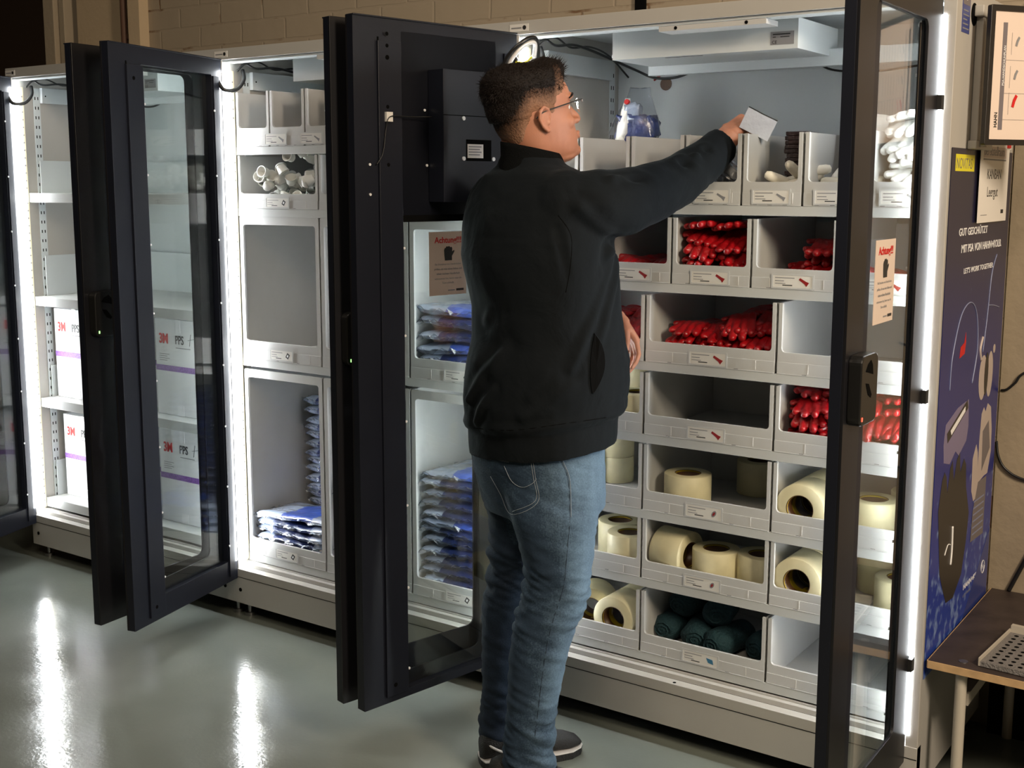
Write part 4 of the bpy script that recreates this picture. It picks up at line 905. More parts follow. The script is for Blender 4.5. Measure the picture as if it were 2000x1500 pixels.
b.tube([PM @ Vector((.552 + .018 * cos(a), .500 + .018 * sin(a), .0008)) for a in [2 * pi * i / 20 for i in range(21)]], .0012, 'ink_white', 5); b.text('H', 'ink_white', PM @ Matrix.Translation((.546, .4935, .0006)), .018); b.build('logo_band', po)
# ---------------------------------------------------------------- KANBAN sheet
b = MB(); KM = plane_M((P0 + .010, .243, 1.458), (0, 1, 0), (0, 0, 1)); b.box((0, 0, -.001), (.297, .205, .0), 'paper', KM); ko = b.build('kanban_sheet'); tag(ko, 'white sheet reading KANBAN Leergut hung over the poster', 'sheet')
b = MB(); b.box((.028, .160, 0), (.262, .188, .0004), 'poster_glove', KM); b.text('Bereitstellraum', 'ink_grey', KM @ Matrix.Translation((.032, .166, .0004)), .034, .0); b.box((.028, .154, 0), (.262, .158, .0004), 'ink_grey', KM)
b.text('KANBAN', 'ink', KM @ Matrix.Translation((.145, .108, .0)), .036, .0, 'CENTER', 1.0); b.text('Leergut', 'ink', KM @ Matrix.Translation((.135, .064, .0)), .036, .0, 'CENTER', 1.0); b.box((.235, .020, 0), (.262, .030, .0004), 'ink', KM); b.box((.028, .018, 0), (.09, .0195, .0004), 'ink_grey', KM); b.build('print', ko)
b = MB(); b.box((.255, .185, .0), (.31, .23, .001), 'paper', KM); b.box((.262, .188, .001), (.295, .225, .004), 'ink_red', KM); cl = b.build('red_clip'); tag(cl, 'small red clip under the framed board', 'clip')
# ---------------------------------------------------------------- swing frame
b = MB(); u = Vector((.576, .816, 0)).normalized(); FM = plane_M(Vector((.0475, .1, 1.643)) , u, (0, 0, 1))
w_, h_ = .27, .315
b.frame(rrect(0, 0, w_, h_, .004), rrect(.013, .013, w_ - .013, h_ - .013, .002), -.010, .004, 'frame_black', FM); b.box((.012, .012, -.008), (w_ - .012, h_ - .012, -.001), 'paper_sign', FM); fo = b.build('display_frame', bevel=.001); tag(fo, 'black framed glove plan board jutting out from the cabinet side', 'board')
b = MB(); b.box((.04, .035, -.001), (.052, h_ - .038, -.0004), 'poster_grey', FM)
b.text('PSA-HANDSCHUHPLAN', 'ink_white', FM @ Matrix.Translation((.050, .135, 0)) @ Matrix.Rotation(pi / 2, 4, 'Z'), .0085, .0)
b.text('HAHN', 'ink', FM @ Matrix.Translation((.036, .04, 0)) @ Matrix.Rotation(pi / 2, 4, 'Z'), .012, .02)
for k, (y, m) in enumerate(((h_ - .08, 'ink_grey'), (h_ - .155, 'ink_grey'), (.10, 'ink_red'))):
    b.prism([(-.007, -.012), (0, -.014), (.004, .0), (.010, .012), (.004, .016), (-.003, .004)], 0, .0004, m, FM @ Matrix.Translation((.082, y, 0)) @ Matrix.Scale(.75 if k < 2 else 1.0, 4))
    b.box((.066, y - .03, 0), (.0665, y + .02, .0003), 'ink_grey', FM); b.box((.05, y - .042, 0), (.25, y - .0415, .0003), 'ink_grey', FM)
    for q in range(6): b.box((.12 + q * .02, y - .03, 0), (.1205 + q * .02, y + .02, .0003), 'ink_grey', FM)
b.build('print', fo)
b = MB(); b.box((P0 + .001, .145, 1.635), (P0 + .022, .30, 1.655), 'paint'); b.box((P0 + .001, .145, 1.940), (P0 + .022, .30, 1.965), 'paint'); b.box((P0 + .001, .165, 1.655), (P0 + .018, .20, 1.940), 'paint'); b.cyl((P0 + .028, .185, 1.64), (P0 + .028, .185, 1.955), .008, 'leg_paint'); tag(b.build('frame_bracket', bevel=.002), 'beige metal bracket holding the framed board to the cabinet side', 'bracket')
# ---------------------------------------------------------------- low bench at the right
t = tag(empty('work_bench', (.62, .3, 0)), 'low bench with dark brown top and wood edge at right', 'bench')
def loc(b, name, parent, bevel=0):
    o = b.build(name, parent, bevel); o.matrix_parent_inverse = Matrix.Translation(-parent.location); return o
b = MB(); b.box((.012, .006, .395), (1.25, .64, .415), 'bench_top'); b.box((.012, .0035, .3955), (1.25, .006, .4145), 'wood_edge'); b.box((.0095, .006, .3955), (.012, .64, .4145), 'wood_edge'); b.cyl((.085, .045, .415), (.085, .045, .4165), .011, 'steel', n=16); loc(b, 'bench_top', t, .0005)
for x, y in ((.085, .035), (1.17, .035), (.085, .60), (1.17, .60)): b = MB(); b.cyl((x, y, 0), (x, y, .395), .0135, 'leg_paint', n=20); loc(b, 'leg', t)
b = MB(); b.box((.072, .06, .30), (.098, .585, .33), 'leg_paint'); loc(b, 'side_rail', t)
b = MB(); b.box((.03, .60, .0), (1.2, .63, .35), 'hole'); loc(b, 'back_board', t)
b = MB(); Mg = Matrix.Translation((.125, .035, .417)) @ Matrix.Rotation(radians(-4), 4, 'Z'); b.box((0, 0, 0), (.62, .24, .012), 'perf', Mg); b.box((0, .24, 0), (.62, .255, .03), 'leg_paint', Mg); b.box((-.004, 0, 0), (0, .255, .02), 'leg_paint', Mg)
for i in range(26):
    for j in range(9): b.cyl(Mg @ Vector((.02 + i * .022, .02 + j * .025, .012)), Mg @ Vector((.02 + i * .022, .02 + j * .025, .0124)), .006, 'hole', n=6)
tag(b.build('perforated_tray'), 'grey perforated metal tray with raised edge lying on the bench', 'tray')
b = MB(); b.box((.10, .30, 0), (.60, .58, .24), 'dark_room'); b.build('tmpbox') if False else None
for k, (pts, lab) in enumerate([([(.004, .643, .985), (.02, .638, .99), (.04, .636, 1.01), (.07, .636, 1.045), (.2, .636, 1.10)], 'black cable rising over the plaster wall at right edge'), ([(.0, .643, .84), (.008, .637, .80), (.03, .636, .765), (.08, .636, .742), (.2, .636, .73)], 'black cable drooping along the plaster wall at right edge'), ([(.058, .636, .417), (.075, .636, .46), (.095, .636, .51), (.12, .636, .57)], 'short black cable slanting down behind the bench')]):
    b = MB(); b.tube(smooth_path(pts), .0035 if k < 2 else .006, 'cable_black'); tag(b.build('wall_cable'), lab, 'cable')
# ---------------------------------------------------------------- the person (local frame: x to the right of the photo, y away from it, z up)
PO = Vector((-.93, -.36, 0)); PA = atan2(.571, .821)
person = tag(empty('person', PO, PA), 'man in black zip jacket and blue jeans reaching into the top bins', 'person')
PW = Matrix.Translation(PO) @ Matrix.Rotation(PA, 4, 'Z'); CAML = PW.inverted() @ Vector((.749, -2.815, 1.5513))
TA = radians(35); tf = Vector((cos(TA), sin(TA), 0)); tl = Vector((-sin(TA), cos(TA), 0))
def ring(c, a, b, ang, n=36, p=2.3, tilt=(0, 0), a2=None):
    out = []; ca, sa = cos(ang), sin(ang)
    for i in range(n):
        t = 2 * pi * i / n; u = math.copysign(abs(cos(t)) ** (2 / p), cos(t)); v = math.copysign(abs(sin(t)) ** (2 / p), sin(t))
        aa = a if u > 0 or a2 is None else a2
        x, y = u * aa, v * b; X = x * ca - y * sa; Y = x * sa + y * ca
        out.append((c[0] + X, c[1] + Y, c[2] + tilt[0] * X + tilt[1] * Y))
    return out
def tring(z, rl, rr, b, shrink=0.0, tilt=(0, 0), dc=0.0):
    E = (rr - rl) / 2 - shrink; b -= shrink; s_ = sin(TA) * b; a = sqrt(max(E * E - s_ * s_, .0001)) / cos(TA)
    return ring(((rl + rr) / 2, dc, z), a, b, TA, tilt=tilt)
def path_loft(b, pts, m, n=20):
    P = smooth_path([p[:3] for p in pts], 5); R_ = smooth_path([(p[3], p[4] if len(p) > 4 else p[3], 0) for p in pts], 5)
    rings = []; a = None
    for i, p in enumerate(P):
        d = (P[min(i + 1, len(P) - 1)] - P[max(i - 1, 0)]).normalized()
        a = Vector((0, 0, 1)) - d * d.z
        if a.length < .2: a = Vector((1, 0, 0)) - d * d.x
        a.normalize(); c = d.cross(a)
        rings.append([p + a * R_[i].x * cos(2 * pi * k / n) + c * R_[i].y * sin(2 * pi * k / n) for k in range(n)])
    b.loft(rings, m)
HC = Vector((.030, .0, 1.718)); HM = Matrix.Translation(HC) @ Matrix.Rotation(radians(22), 4, 'Z') @ Matrix.Rotation(radians(-12), 4, 'Y')
HP = [(-.125, .074, -.012, .026), (-.115, .094, -.030, .040), (-.10, .101, -.050, .052), (-.085, .098, -.065, .059), (-.07, .100, -.076, .064), (-.05, .098, -.085, .068), (-.03, .096, -.093, .071), (-.01, .092, -.099, .073), (.01, .089, -.103, .075), (.03, .097, -.106, .0765), (.05, .096, -.106, .0765), (.07, .088, -.101, .073), (.085, .074, -.090, .064), (.097, .048, -.064, .046), (.104, .016, -.025, .018)]
def hinterp(z):
    z = max(HP[0][0], min(HP[-1][0], z))
    for i in range(len(HP) - 1):
        if HP[i][0] <= z <= HP[i + 1][0]:
            t = (z - HP[i][0]) / (HP[i + 1][0] - HP[i][0]); return [HP[i][k] * (1 - t) + HP[i + 1][k] * t for k in (1, 2, 3)]
def hpt(t, z, e=0.0):
    xf, xb, w_ = hinterp(z); xm = -.012
    if z > .085 or z < -.115: xm = (xf + xb) / 2
    c, s_ = cos(t), sin(t); pw = .92
    ax = (xf - xm + e) if c > 0 else (xm - xb + e)
    return (xm + ax * math.copysign(abs(c) ** pw, c), (w_ + e) * math.copysign(abs(s_) ** pw, s_), z)
b = MB(); SK = 'skin'
b.loft([[hpt(2 * pi * i / 40, z) for i in range(40)] for z in [HP[0][0] + (HP[-1][0] - HP[0][0]) * k / 30 for k in range(31)]], SK, HM)
# features
b.tube([(.088, 0, .012), (.098, 0, -.006), (.110, 0, -.022), (.114, 0, -.029), (.104, 0, -.036)], [.008, .009, .0095, .0098, .008], SK, 10, HM)
for s_ in (1, -1):
    b.ball((.103, s_ * .0135, -.031), (.012, .0075, .0075), SK, HM); b.tube([(.092, s_ * .008, .027), (.092, s_ * .030, .031), (.075, s_ * .052, .027)], [.006, .008, .006], SK, 8, HM)
    b.ball((.064, s_ * .038, -.030), (.022, .020, .022), SK, HM)
    b.ball((.071, s_ * .030, .014), (.0150, .0165, .0115), SK, HM)
    # ear
    E0 = Vector((-.006, s_ * .073, -.012))
    b.tube([E0 + Vector((.014, s_ * .000, .006)), E0 + Vector((.010, s_ * .010, .022)), E0 + Vector((-.004, s_ * .016, .030)), E0 + Vector((-.017, s_ * .018, .020)), E0 + Vector((-.020, s_ * .016, .002)), E0 + Vector((-.012, s_ * .011, -.016)), E0 + Vector((.0, s_ * .006, -.028)), E0 + Vector((.010, s_ * .002, -.026))], [.0035, .0045, .0048, .005, .005, .005, .006, .004], SK, 8, HM)
    b.ball(E0 + Vector((-.004, s_ * .006, .004)), (.014, .006, .022), SK, HM); b.tube([E0 + Vector((.012, s_ * .004, .0)), E0 + Vector((.008, s_ * .009, -.008)), E0 + Vector((.002, s_ * .010, -.014))], .004, SK, 8, HM)
b.tube([(.099, -.020, -.063), (.1055, -.008, -.0605), (.107, 0, -.0615), (.1055, .008, -.0605), (.099, .020, -.063)], [.002, .0046, .0048, .0046, .002], SK, 8, HM)
b.tube([(.098, -.018, -.067), (.105, -.007, -.0715), (.106, 0, -.072), (.105, .007, -.0715), (.098, .018, -.067)], [.002, .005, .0055, .005, .002], SK, 8, HM)
b.ball((.088, 0, -.103), (.018, .022, .016), SK, HM)
b.ball((.040, 0, -.108), (.045, .038, .022), SK, HM)
path_loft(b, [(.01, .0, 1.46, .058, .070), (.008, .0, 1.56, .058, .060), (.008, .0, 1.62, .061, .058), (.012, .002, 1.67, .062, .060), (.016, .004, 1.71, .055, .055)], SK)
# trunk, hidden limbs
TOR = [(1.576, -.09, .150, .15), (1.526, -.121, .185, .195), (1.476, -.139, .205, .215), (1.425, -.145, .215, .220), (1.374, -.147, .224, .218), (1.323, -.138, .232, .212), (1.246, -.122, .240, .205), (1.168, -.120, .252, .205), (1.116, -.133, .265, .208), (1.064, -.138, .267, .210), (1.011, -.141, .258, .208), (.965, -.136, .240, .205)]
b.loft([tring(z, l, r_, w_, .018) for z, l, r_, w_ in [(.86, -.115, .195, .18)] + TOR[::-1] + [(1.60, -.05, .10, .10)]], SK)
ARM_R = [(.110, -.13, 1.500, .078, .075), (.175, -.115, 1.503, .082, .078), (.235, -.080, 1.507, .083, .076), (.300, -.010, 1.524, .076, .072), (.370, .070, 1.548, .068, .066), (.430, .118, 1.582, .061, .060), (.485, .158, 1.618, .055, .054), (.528, .190, 1.655, .049, .048)]
ARM_L = [(-.05, .13, 1.50, .075, .07), (-.085, .19, 1.46, .078, .07), (-.065, .235, 1.38, .068, .064), (-.01, .262, 1.28, .060, .058), (.07, .262, 1.235, .054, .052), (.16, .245, 1.222, .048, .046), (.225, .235, 1.214, .043, .042)]
def thin(P, k, e=0): return [(p[0], p[1], p[2], p[3] - k, p[4] - k) for p in P]
path_loft(b, thin(ARM_R, .018)[:-1] + [(.528, .192, 1.655, .031, .030), (.552, .204, 1.680, .028, .030)], SK)
path_loft(b, thin(ARM_L, .018)[:-1] + [(.225, .235, 1.214, .027, .026), (.256, .226, 1.205, .027, .028)], SK)
NEAR = [(.86, -.055, .192, .092), (.80, -.05, .199, .098), (.737, -.028, .193, .099), (.678, -.013, .186, .096), (.612, .004, .179, .088), (.572, .008, .176, .083), (.531, .0, .171, .080), (.491, -.010, .163, .078), (.464, -.017, .149, .076), (.41, -.024, .130, .073), (.342, -.030, .114, .069), (.274, -.033, .100, .066), (.205, -.039, .088, .064), (.135, -.046, .086, .063), (.075, -.050, .089, .063), (.030, -.048, .089, .062)]
FAR = [(.86, -.10, .08, .085), (.80, -.11, .07, .094), (.746, -.105, .062, .098), (.684, -.089, .058, .095), (.62, -.083, .054, .09), (.55, -.084, .047, .085), (.507, -.089, .040, .08), (.45, -.102, .034, .078), (.407, -.106, .027, .074), (.335, -.106, .012, .070), (.262, -.106, .0, .066), (.189, -.106, -.008, .063), (.13, -.113, -.012, .062), (.086, -.113, -.015, .062), (.052, -.110, -.018, .060)]
def legloft(b, LG, d, m, k=0.0):
    b.loft([ring(((l + r_) / 2, d + (.0 if z < .8 else (.02 if d < 0 else -.02)), z), (r_ - l) / 2 - k, w_ - k, 0, 28, 2.1) for z, l, r_, w_ in LG], m)
legloft(b, NEAR, -.10, SK, .016); legloft(b, FAR, .09, SK, .016)
for (cx, cd) in ((.02, -.10), (-.065, .09)):      # feet inside the shoes
    b.tube([Vector((cx, cd, .10)), Vector((cx, cd, .055))], .035, SK, 12)
# hands
def hand(b, W_, X, N, S, curls, thumb, sc=1.0, spread=.06):
    X = X.normalized(); N = (N - X * N.dot(X)).normalized(); S = X.cross(N).normalized() * (1 if S > 0 else -1)   # S points to the thumb side
    tips = []
    data = [(.030, .088, (.043, .026, .020), .0092), (.010, .092, (.047, .030, .021), .0094), (-.010, .088, (.044, .028, .020), .0090), (-.029, .080, (.034, .021, .018), .0080)]
    for k, (off, pl_, ph, rr) in enumerate(data):
        base = W_ + S * off * .55 * sc + X * .008; kn = W_ + (S * off + X * pl_) * sc
        b.capsule(base, kn, .014 * sc, .0125 * sc, SK)
        d = (X + S * off * spread / .03).normalized(); p = kn; nn = N.copy(); r0 = rr * sc
        for j, L_ in enumerate(ph):
            ax = d.cross(N).normalized() if j == 0 else ax
            ax = S
            q = Matrix.Rotation(curls[k][j] * (1 if (X.cross(-N)).dot(S) > 0 else -1), 3, S)
            d = (q @ d).normalized(); p2 = p + d * L_ * sc; b.capsule(p, p2, r0, r0 * .92, SK); p = p2; r0 *= .92
        tips.append(p)
    b.ball(W_ + X * .045 * sc, (.034 * sc, .030 * sc, .030 * sc), SK) if False else None
    for o_ in (.02, 0, -.02): b.capsule(W_ + S * o_ * .6, W_ + (X * .07 + S * o_) * sc, .016 * sc, .0135 * sc, SK)
    t0 = W_ + (X * .022 + S * .022) * sc; p = t0; d = thumb[0].normalized()
    b.capsule(W_, t0, .015, .015, SK)
    for L_, r0, dd_ in ((.042, .013, thumb[0]), (.032, .011, thumb[1]), (.026, .010, thumb[2])):
        p2 = p + dd_.normalized() * L_ * sc; b.capsule(p, p2, r0 * sc, r0 * .9 * sc, SK); p = p2
    return tips, p
XR = Vector((.66, .42, .36)); NR = Vector((-.30, -.50, .85))
tipsR, thR = hand(b, Vector((.540, .200, 1.684)), XR, NR, -1, [(.85, .9, .5), (.9, .9, .5), (.95, .95, .5), (1.0, .9, .5)], [Vector((.5, .2, -.2)), Vector((.8, .35, -.35)), Vector((.8, .2, -.4))], .98, .03)
XL = Vector((.50, .05, -.86)); NL = Vector((.80, .35, .45))
tipsL, thL = hand(b, Vector((.262, .224, 1.200)), XL, NL, 1, [(.42, .55, .35), (.40, .55, .35), (.38, .5, .35), (.34, .5, .35)], [Vector((.1, -.75, -.6)), Vector((.0, -.5, -.9)), Vector((-.15, -.2, -.9))], .90, .10)
bm_ = remesh(b, .0036, 2, .5)
body = mobj('body', bm_, ['skin'], person)
# eyes, brows, glasses
for s_ in (1, -1):
    e = MB(); e.ball((.0735, s_ * .030, .007), .0120, 'eye_white', HM, 16, 12); e.ball((.0828, s_ * .031, .007), (.0036, .0052, .0052), 'iris', HM); e.build('eye', person)
    e = MB(); e.tube([HM @ Vector(v) for v in ((.097, s_ * .012, .0285), (.098, s_ * .028, .034), (.088, s_ * .046, .031), (.076, s_ * .055, .026))], [.0025, .0036, .003, .0015], 'hair', 8); e.build('eyebrow', person)
g = MB(); 
for s_ in (1, -1):
    g.tube([HM @ Vector(v) for v in smooth_path([(-.032, s_ * .082, -.006), (-.010, s_ * .084, .006), (.03, s_ * .082, .011), (.085, s_ * .071, .016), (.104, s_ * .066, .017)])], .0017, 'frame_black', 6)
    g.tube([HM @ Vector((.112 - .05 * (abs(y_) / .066) ** 2 * .4, y_ * s_, z_)) for y_, z_ in ((.008, .012), (.022, .019), (.045, .021), (.064, .018))], .0013, 'steel', 6)
    g.tube([HM @ Vector((.104, .066 * s_, .018)), HM @ Vector((.103, .066 * s_, .010))], .0022, 'steel', 6)
g.tube([HM @ Vector((.112, y_, .012 + .003 * (1 - (y_ / .008) ** 2))) for y_ in (-.008, 0, .008)], .0012, 'steel', 6)
gl = g.build('glasses', person)
g = MB()
for s_ in (1, -1):
    pts = [(.036 + .027 * cos(a), .003 + .017 * sin(a)) for a in [2 * pi * i / 20 for i in range(20)]]
    fr = [HM @ Vector((.112 - .05 * (p[0] / .066) ** 2 * .4, p[0] * s_, p[1])) for p in pts]; bk = [HM @ Vector((.1105 - .05 * (p[0] / .066) ** 2 * .4, p[0] * s_, p[1])) for p in pts]
    g.loft([fr, bk], 'lens', smooth=False)
g.build('lens', gl)
# hair shell with cropped fading sides
def hairline(t):        # lower edge height of the hair by angle round the head
    a = abs((t + pi) % (2 * pi) - pi)
    pts = [(0, .082), (.5, .076), (.80, .060), (.92, .040), (1.12, .036), (1.26, -.004), (1.55, .004), (1.75, .012), (1.95, -.014), (2.3, -.052), (pi, -.072)]
    for i in range(len(pts) - 1):
        if pts[i][0] <= a <= pts[i + 1][0]: k = (a - pts[i][0]) / (pts[i + 1][0] - pts[i][0]); return pts[i][1] * (1 - k) + pts[i + 1][1] * k
    return -.09
def hthick(t, z):
    a = abs((t + pi) % (2 * pi) - pi); d = z - hairline(t)
    if d < 0: return -.004 + max(d * .6, -.010)
    top = max(0, min(1, (z - .045) / .045)); side = .0015 + min(d, .05) * .06
    th = side + top * .017 + (.010 * max(0, cos(t)) ** 2 * top) + (.008 * max(0, -cos(t)) if z > .0 else 0)
    return th * min(1, .25 + d / .02)
b = MB(); nT, nZ = 96, 64; fade = []
rings = []
for k in range(nZ + 1):
    z = -.105 + (.209) * k / nZ; rr = []
    for i in range(nT):
        t = 2 * pi * i / nT; e = hthick(t, z); e += .0022 * noise.noise(Vector((cos(t) * 9, sin(t) * 9, z * 90))) * (1 if e > .004 else .2)
        p = Vector(hpt(t, z, e)); lift = max(0, (z - .05) / .05); p.z += lift * max(0, e) * .95
        rr.append(p); d = z - hairline(t); a = abs((t + pi) % (2 * pi) - pi)
        fd = 1 - min(1, max(0, d) / (.072 if a > .9 else .012)); fade.append(max(0, fd) * (.88 if a > .9 else .5) - .12 * (z > .06))
    rings.append(rr)
b.loft(rings, 'hair', HM); ho = b.build('hair', person)
at = ho.data.attributes.new('fade', 'FLOAT', 'POINT'); 
for i, v in enumerate(fade): at.data[i].value = v
rnd = random.Random(3); b = MB()
for k in range(5200):
    t = rnd.uniform(-pi, pi); z = rnd.uniform(.02, .103) if rnd.random() < .85 else rnd.uniform(-.03, .03)
    if z - hairline(t) < .012 or (z < .045 and abs(t) < 2.2): continue
    e = hthick(t, z); p = Vector(hpt(t, z, e)); p.z += max(0, (z - .05) / .05) * max(0, e) * .95
    c = Vector((-.005, 0, .02)); o_ = (p - c).normalized()
    fwd = Vector((.55 * max(0, cos(t)), 0, 0)); top = max(0, (z - .04) / .06)
    d = (o_ * (.24 if z > .05 else .06) + Vector((.45, 0, .35)) * top * (.4 + .9 * max(0, cos(t))) + Vector((-.3, 0, -.9)) * (1 - top) * .8 + Vector((rnd.uniform(-.3, .3), rnd.uniform(-.3, .3), rnd.uniform(-.2, .2)))).normalized()
    Ls = (.013 + .007 * max(0, cos(t))) * rnd.uniform(.6, 1.1) if z > .055 else .005 * rnd.uniform(.6, 1.2)
    s_ = d.cross(o_); s_ = s_.normalized() * .0007 if s_.length > 1e-4 else Vector((.0007, 0, 0)); q = p + d * Ls; p -= o_ * .002
    b.add([p - s_, p + s_, q, p + o_ * .001], [(0, 1, 2), (1, 3, 2), (3, 0, 2)], 'hair_strand', HM)
b.build('hair_strands', ho)
# jacket
b = MB()
J = [(.873, -.130, .236, .205), (.90, -.133, .240, .206)] + TOR[::-1]
rg = []
for z, l, r_, w_ in J: tz = .13 * max(0, min(1, (1.02 - z) / .15)); rg.append(tring(z + (.012 if z < .92 else 0), l, r_, w_, tilt=(tz, 0)))
rg += [tring(1.600, -.055, .105, .098), tring(1.618, -.052, .088, .078)]
b.loft(rg, 'jacket'); path_loft(b, ARM_R, 'jacket'); path_loft(b, ARM_L, 'jacket')
b.ball((.10, -.125, 1.50), (.085, .085, .088), 'jacket'); b.ball((-.06, .13, 1.50), (.080, .080, .085), 'jacket')
jm = remesh(b, .0062, 6, .6)
def segdist(p, a, c):
    ab = c - a; t = max(0, min(1, (p - a).dot(ab) / ab.dot(ab))); return (p - (a + ab * t)).length, t
FOLDS = [((.205, -.12, 1.40), (-.08, -.14, 1.10), .016, .008), ((.20, -.13, 1.39), (-.10, -.08, 1.22), .014, .007), ((.215, -.12, 1.39), (.02, -.21, 1.05), .014, .007), ((.225, -.10, 1.39), (.12, -.21, 1.12), .012, .008), ((.235, -.08, 1.38), (.19, -.17, 1.18), .011, .007), ((-.13, -.05, 1.02), (-.05, -.16, 1.17), .014, .009), ((-.12, -.08, .97), (-.08, -.15, 1.06), .012, .009), ((.0, -.20, 1.0), (.12, -.20, 1.08), .014, .004),
         ((.19, -.19, 1.585), (.30, -.02, 1.50), .012, .007), ((.26, -.14, 1.575), (.36, .03, 1.50), .012, -.007), ((.40, .03, 1.63), (.44, .11, 1.52), .014, -.011), ((.43, .06, 1.65), (.47, .12, 1.55), .010, .009), ((.46, .08, 1.67), (.50, .15, 1.57), .010, -.008), ((.13, -.2, 1.50), (.22, -.15, 1.42), .014, .006), ((.08, -.21, 1.45), (.115, -.215, 1.30), .010, -.004)]
FOLDS = [(Vector(a), Vector(c), w_, h_ * 1.35) for a, c, w_, h_ in FOLDS]
nrm = [v.normal.copy() for v in jm.vertices]
for v, n_ in zip(jm.vertices, nrm):
    p = v.co.copy(); dsp = 0
    for a, c, w_, h_ in FOLDS:
        d, t = segdist(p, a, c)
        if d < w_ * 4: dsp += h_ * (exp(-(d / w_) ** 2) - .45 * exp(-((d - w_ * 1.8) / w_) ** 2)) * (1 - .6 * t)
    if p.z < 1.42 and p.x < .25: q = Vector((p.x * 6 + p.z * 5, p.y * 6, p.z * 3.2)); dsp += .0045 * noise.noise(q) + .002 * noise.noise(q * 2.3)
    else: q = Vector((p.x * 10, p.y * 9, p.z * 12)); dsp += .004 * noise.noise(q) + .0025 * noise.noise(q * 2.2)
    hz = .965 + .13 * (p.x - .05)
    if p.z < hz and p.x < .3: dsp -= .006 * min(1, (hz - p.z) / .008)
    if abs(p.z - hz - .012) < .02 and p.x < .3: dsp += .006 * (1 - abs(p.z - hz - .012) / .02)
    v.co = p + n_ * dsp
jk = mobj('jacket', jm, ['jacket'], person); jm.update()
# collar
b = MB(); rg = []
for k, (z, g_) in enumerate(((1.566, .020), (1.588, .013), (1.605, .006), (1.628, .002), (1.640, .0), (1.637, -.006), (1.615, -.008), (1.59, -.004))):
    rr = ring((.022 + (1.64 - z) * .2, .0, z), .076 + g_, .074 + g_, radians(25), 40, 2.0, tilt=(-.20, .0)); rg.append(rr)
b.loft(rg, 'jacket_rib', caps=False); b.build('collar', person)
def hit(bvh, r_, z, t=-.2, off=.001):
    tgt = Vector((r_, t, z)); d = (tgt - CAML).normalized(); h, n_, i, ds = bvh.ray_cast(CAML, d)
    return (h + n_ * off) if h else tgt
bv = BVHTree.FromPolygons([v.co.copy() for v in jm.vertices], [tuple(p.vertices) for p in jm.polygons])
b = MB(); pts = smooth_path([(.169, 1.205), (.186, 1.179), (.194, 1.139), (.189, 1.103), (.168, 1.062), (.161, 1.09), (.160, 1.13), (.163, 1.17), (.169, 1.205)] and [(a, c, 0) for a, c in [(.169, 1.205), (.186, 1.179), (.194, 1.139), (.189, 1.103), (.168, 1.062), (.161, 1.09), (.160, 1.13), (.163, 1.17)]], 4)
L3 = [hit(bv, p.x, p.y, off=.003) for p in pts]; c = sum(L3, Vector()) / len(L3); n_ = len(L3)
b.add(L3 + [c + (CAML - c).normalized() * .004], [(i, (i + 1) % n_, n_) for i in range(n_)], 'hole')
b.tube([hit(bv, p.x, p.y, off=.001) for p in pts[:18]], .0022, 'jacket', 6); b.build('pocket_opening', person)
b = MB()
for seam in ([(.083, 1.48), (.113, 1.433), (.112, 1.361), (.102, 1.301)], [(-.125, .978), (-.024, .972), (.098, .988), (.213, 1.005)]):
    b = MB(); b.tube([hit(bv, p.x, p.y, off=-.0006) for p in smooth_path([(x, z, 0) for x, z in seam], 5)], .0013, 'hole', 5); b.build('seam', person)
# jeans
b = MB(); hip = [(.935, -.118, .196, .175), (.90, -.122, .200, .180), (.86, -.124, .203, .186), (.82, -.118, .205, .190), (.78, -.107, .206, .190), (.745, -.098, .203, .182), (.72, -.08, .19, .15)]
b.loft([tring(z, l, r_, w_) for z, l, r_, w_ in hip], 'denim'); legloft(b, NEAR, -.10, 'denim'); legloft(b, FAR, .09, 'denim')
zm = remesh(b, .0060, 4, .6)
nrm = [v.normal.copy() for v in zm.vertices]; wear_tone = []
for v, n_ in zip(zm.vertices, nrm):
    p = v.co.copy(); z = p.z; near = p.y < 0
    kn = exp(-((z - .53) / .085) ** 2); ank = exp(-((z - .12) / .12) ** 2); up = exp(-((z - .74) / .06) ** 2)
    w1 = noise.noise(Vector((p.x * 7 + (3 if near else 9), p.y * 7, z * 38 + p.x * 14))); w2 = noise.noise(Vector((p.x * 10, p.y * 10 + 5, z * 62 - p.x * 20)))
    bk = max(0, min(1, (.10 - p.x) / .12))
    dsp = (.011 * kn * (.35 + bk) + .008 * ank + .0035) * (abs(w1) * 1.6 - .35) + (.004 * kn + .003 * ank + .001) * w2
    dsp += .004 * noise.noise(Vector((p.x * 5, p.y * 5, z * 5)))
    v.co = p + n_ * dsp
    fr = max(0, n_.x * .75 - n_.y * .25); wear_tone.append(min(1, .12 + .42 * fr ** 1.2 * (1 if z > .25 else .5) * (1 if near else .25) + (.10 if near else -.10) + .10 * max(0, -w1) * (kn + ank) + (.05 * (z - .4))))  # worn paler on fronts, slightly paler upward; far leg set a darker blue
jo = mobj('jeans', zm, ['denim'], person); at = zm.attributes.new('wear_tone', 'FLOAT', 'POINT')
for i, v in enumerate(wear_tone): at.data[i].value = v
zm.update()
bv = BVHTree.FromPolygons([v.co.copy() for v in zm.vertices], [tuple(p.vertices) for p in zm.polygons])
b = MB()
def sew(seam, r_=.0007, off=.0006, m='stitch'): b.tube([hit(bv, p.x, p.y, off=off) for p in smooth_path([(x, z, 0) for x, z in seam], 6)], r_, m, 5)
sew([(.025, .905), (.033, .854), (.038, .795), (-.024, .766), (-.051, .816), (-.075, .86)]); sew([(-.042, .885), (-.024, .848), (.001, .833), (.025, .842), (.035, .854)])
sew([(.020, .905), (.028, .854), (.033, .800), (-.022, .773)], .0007)
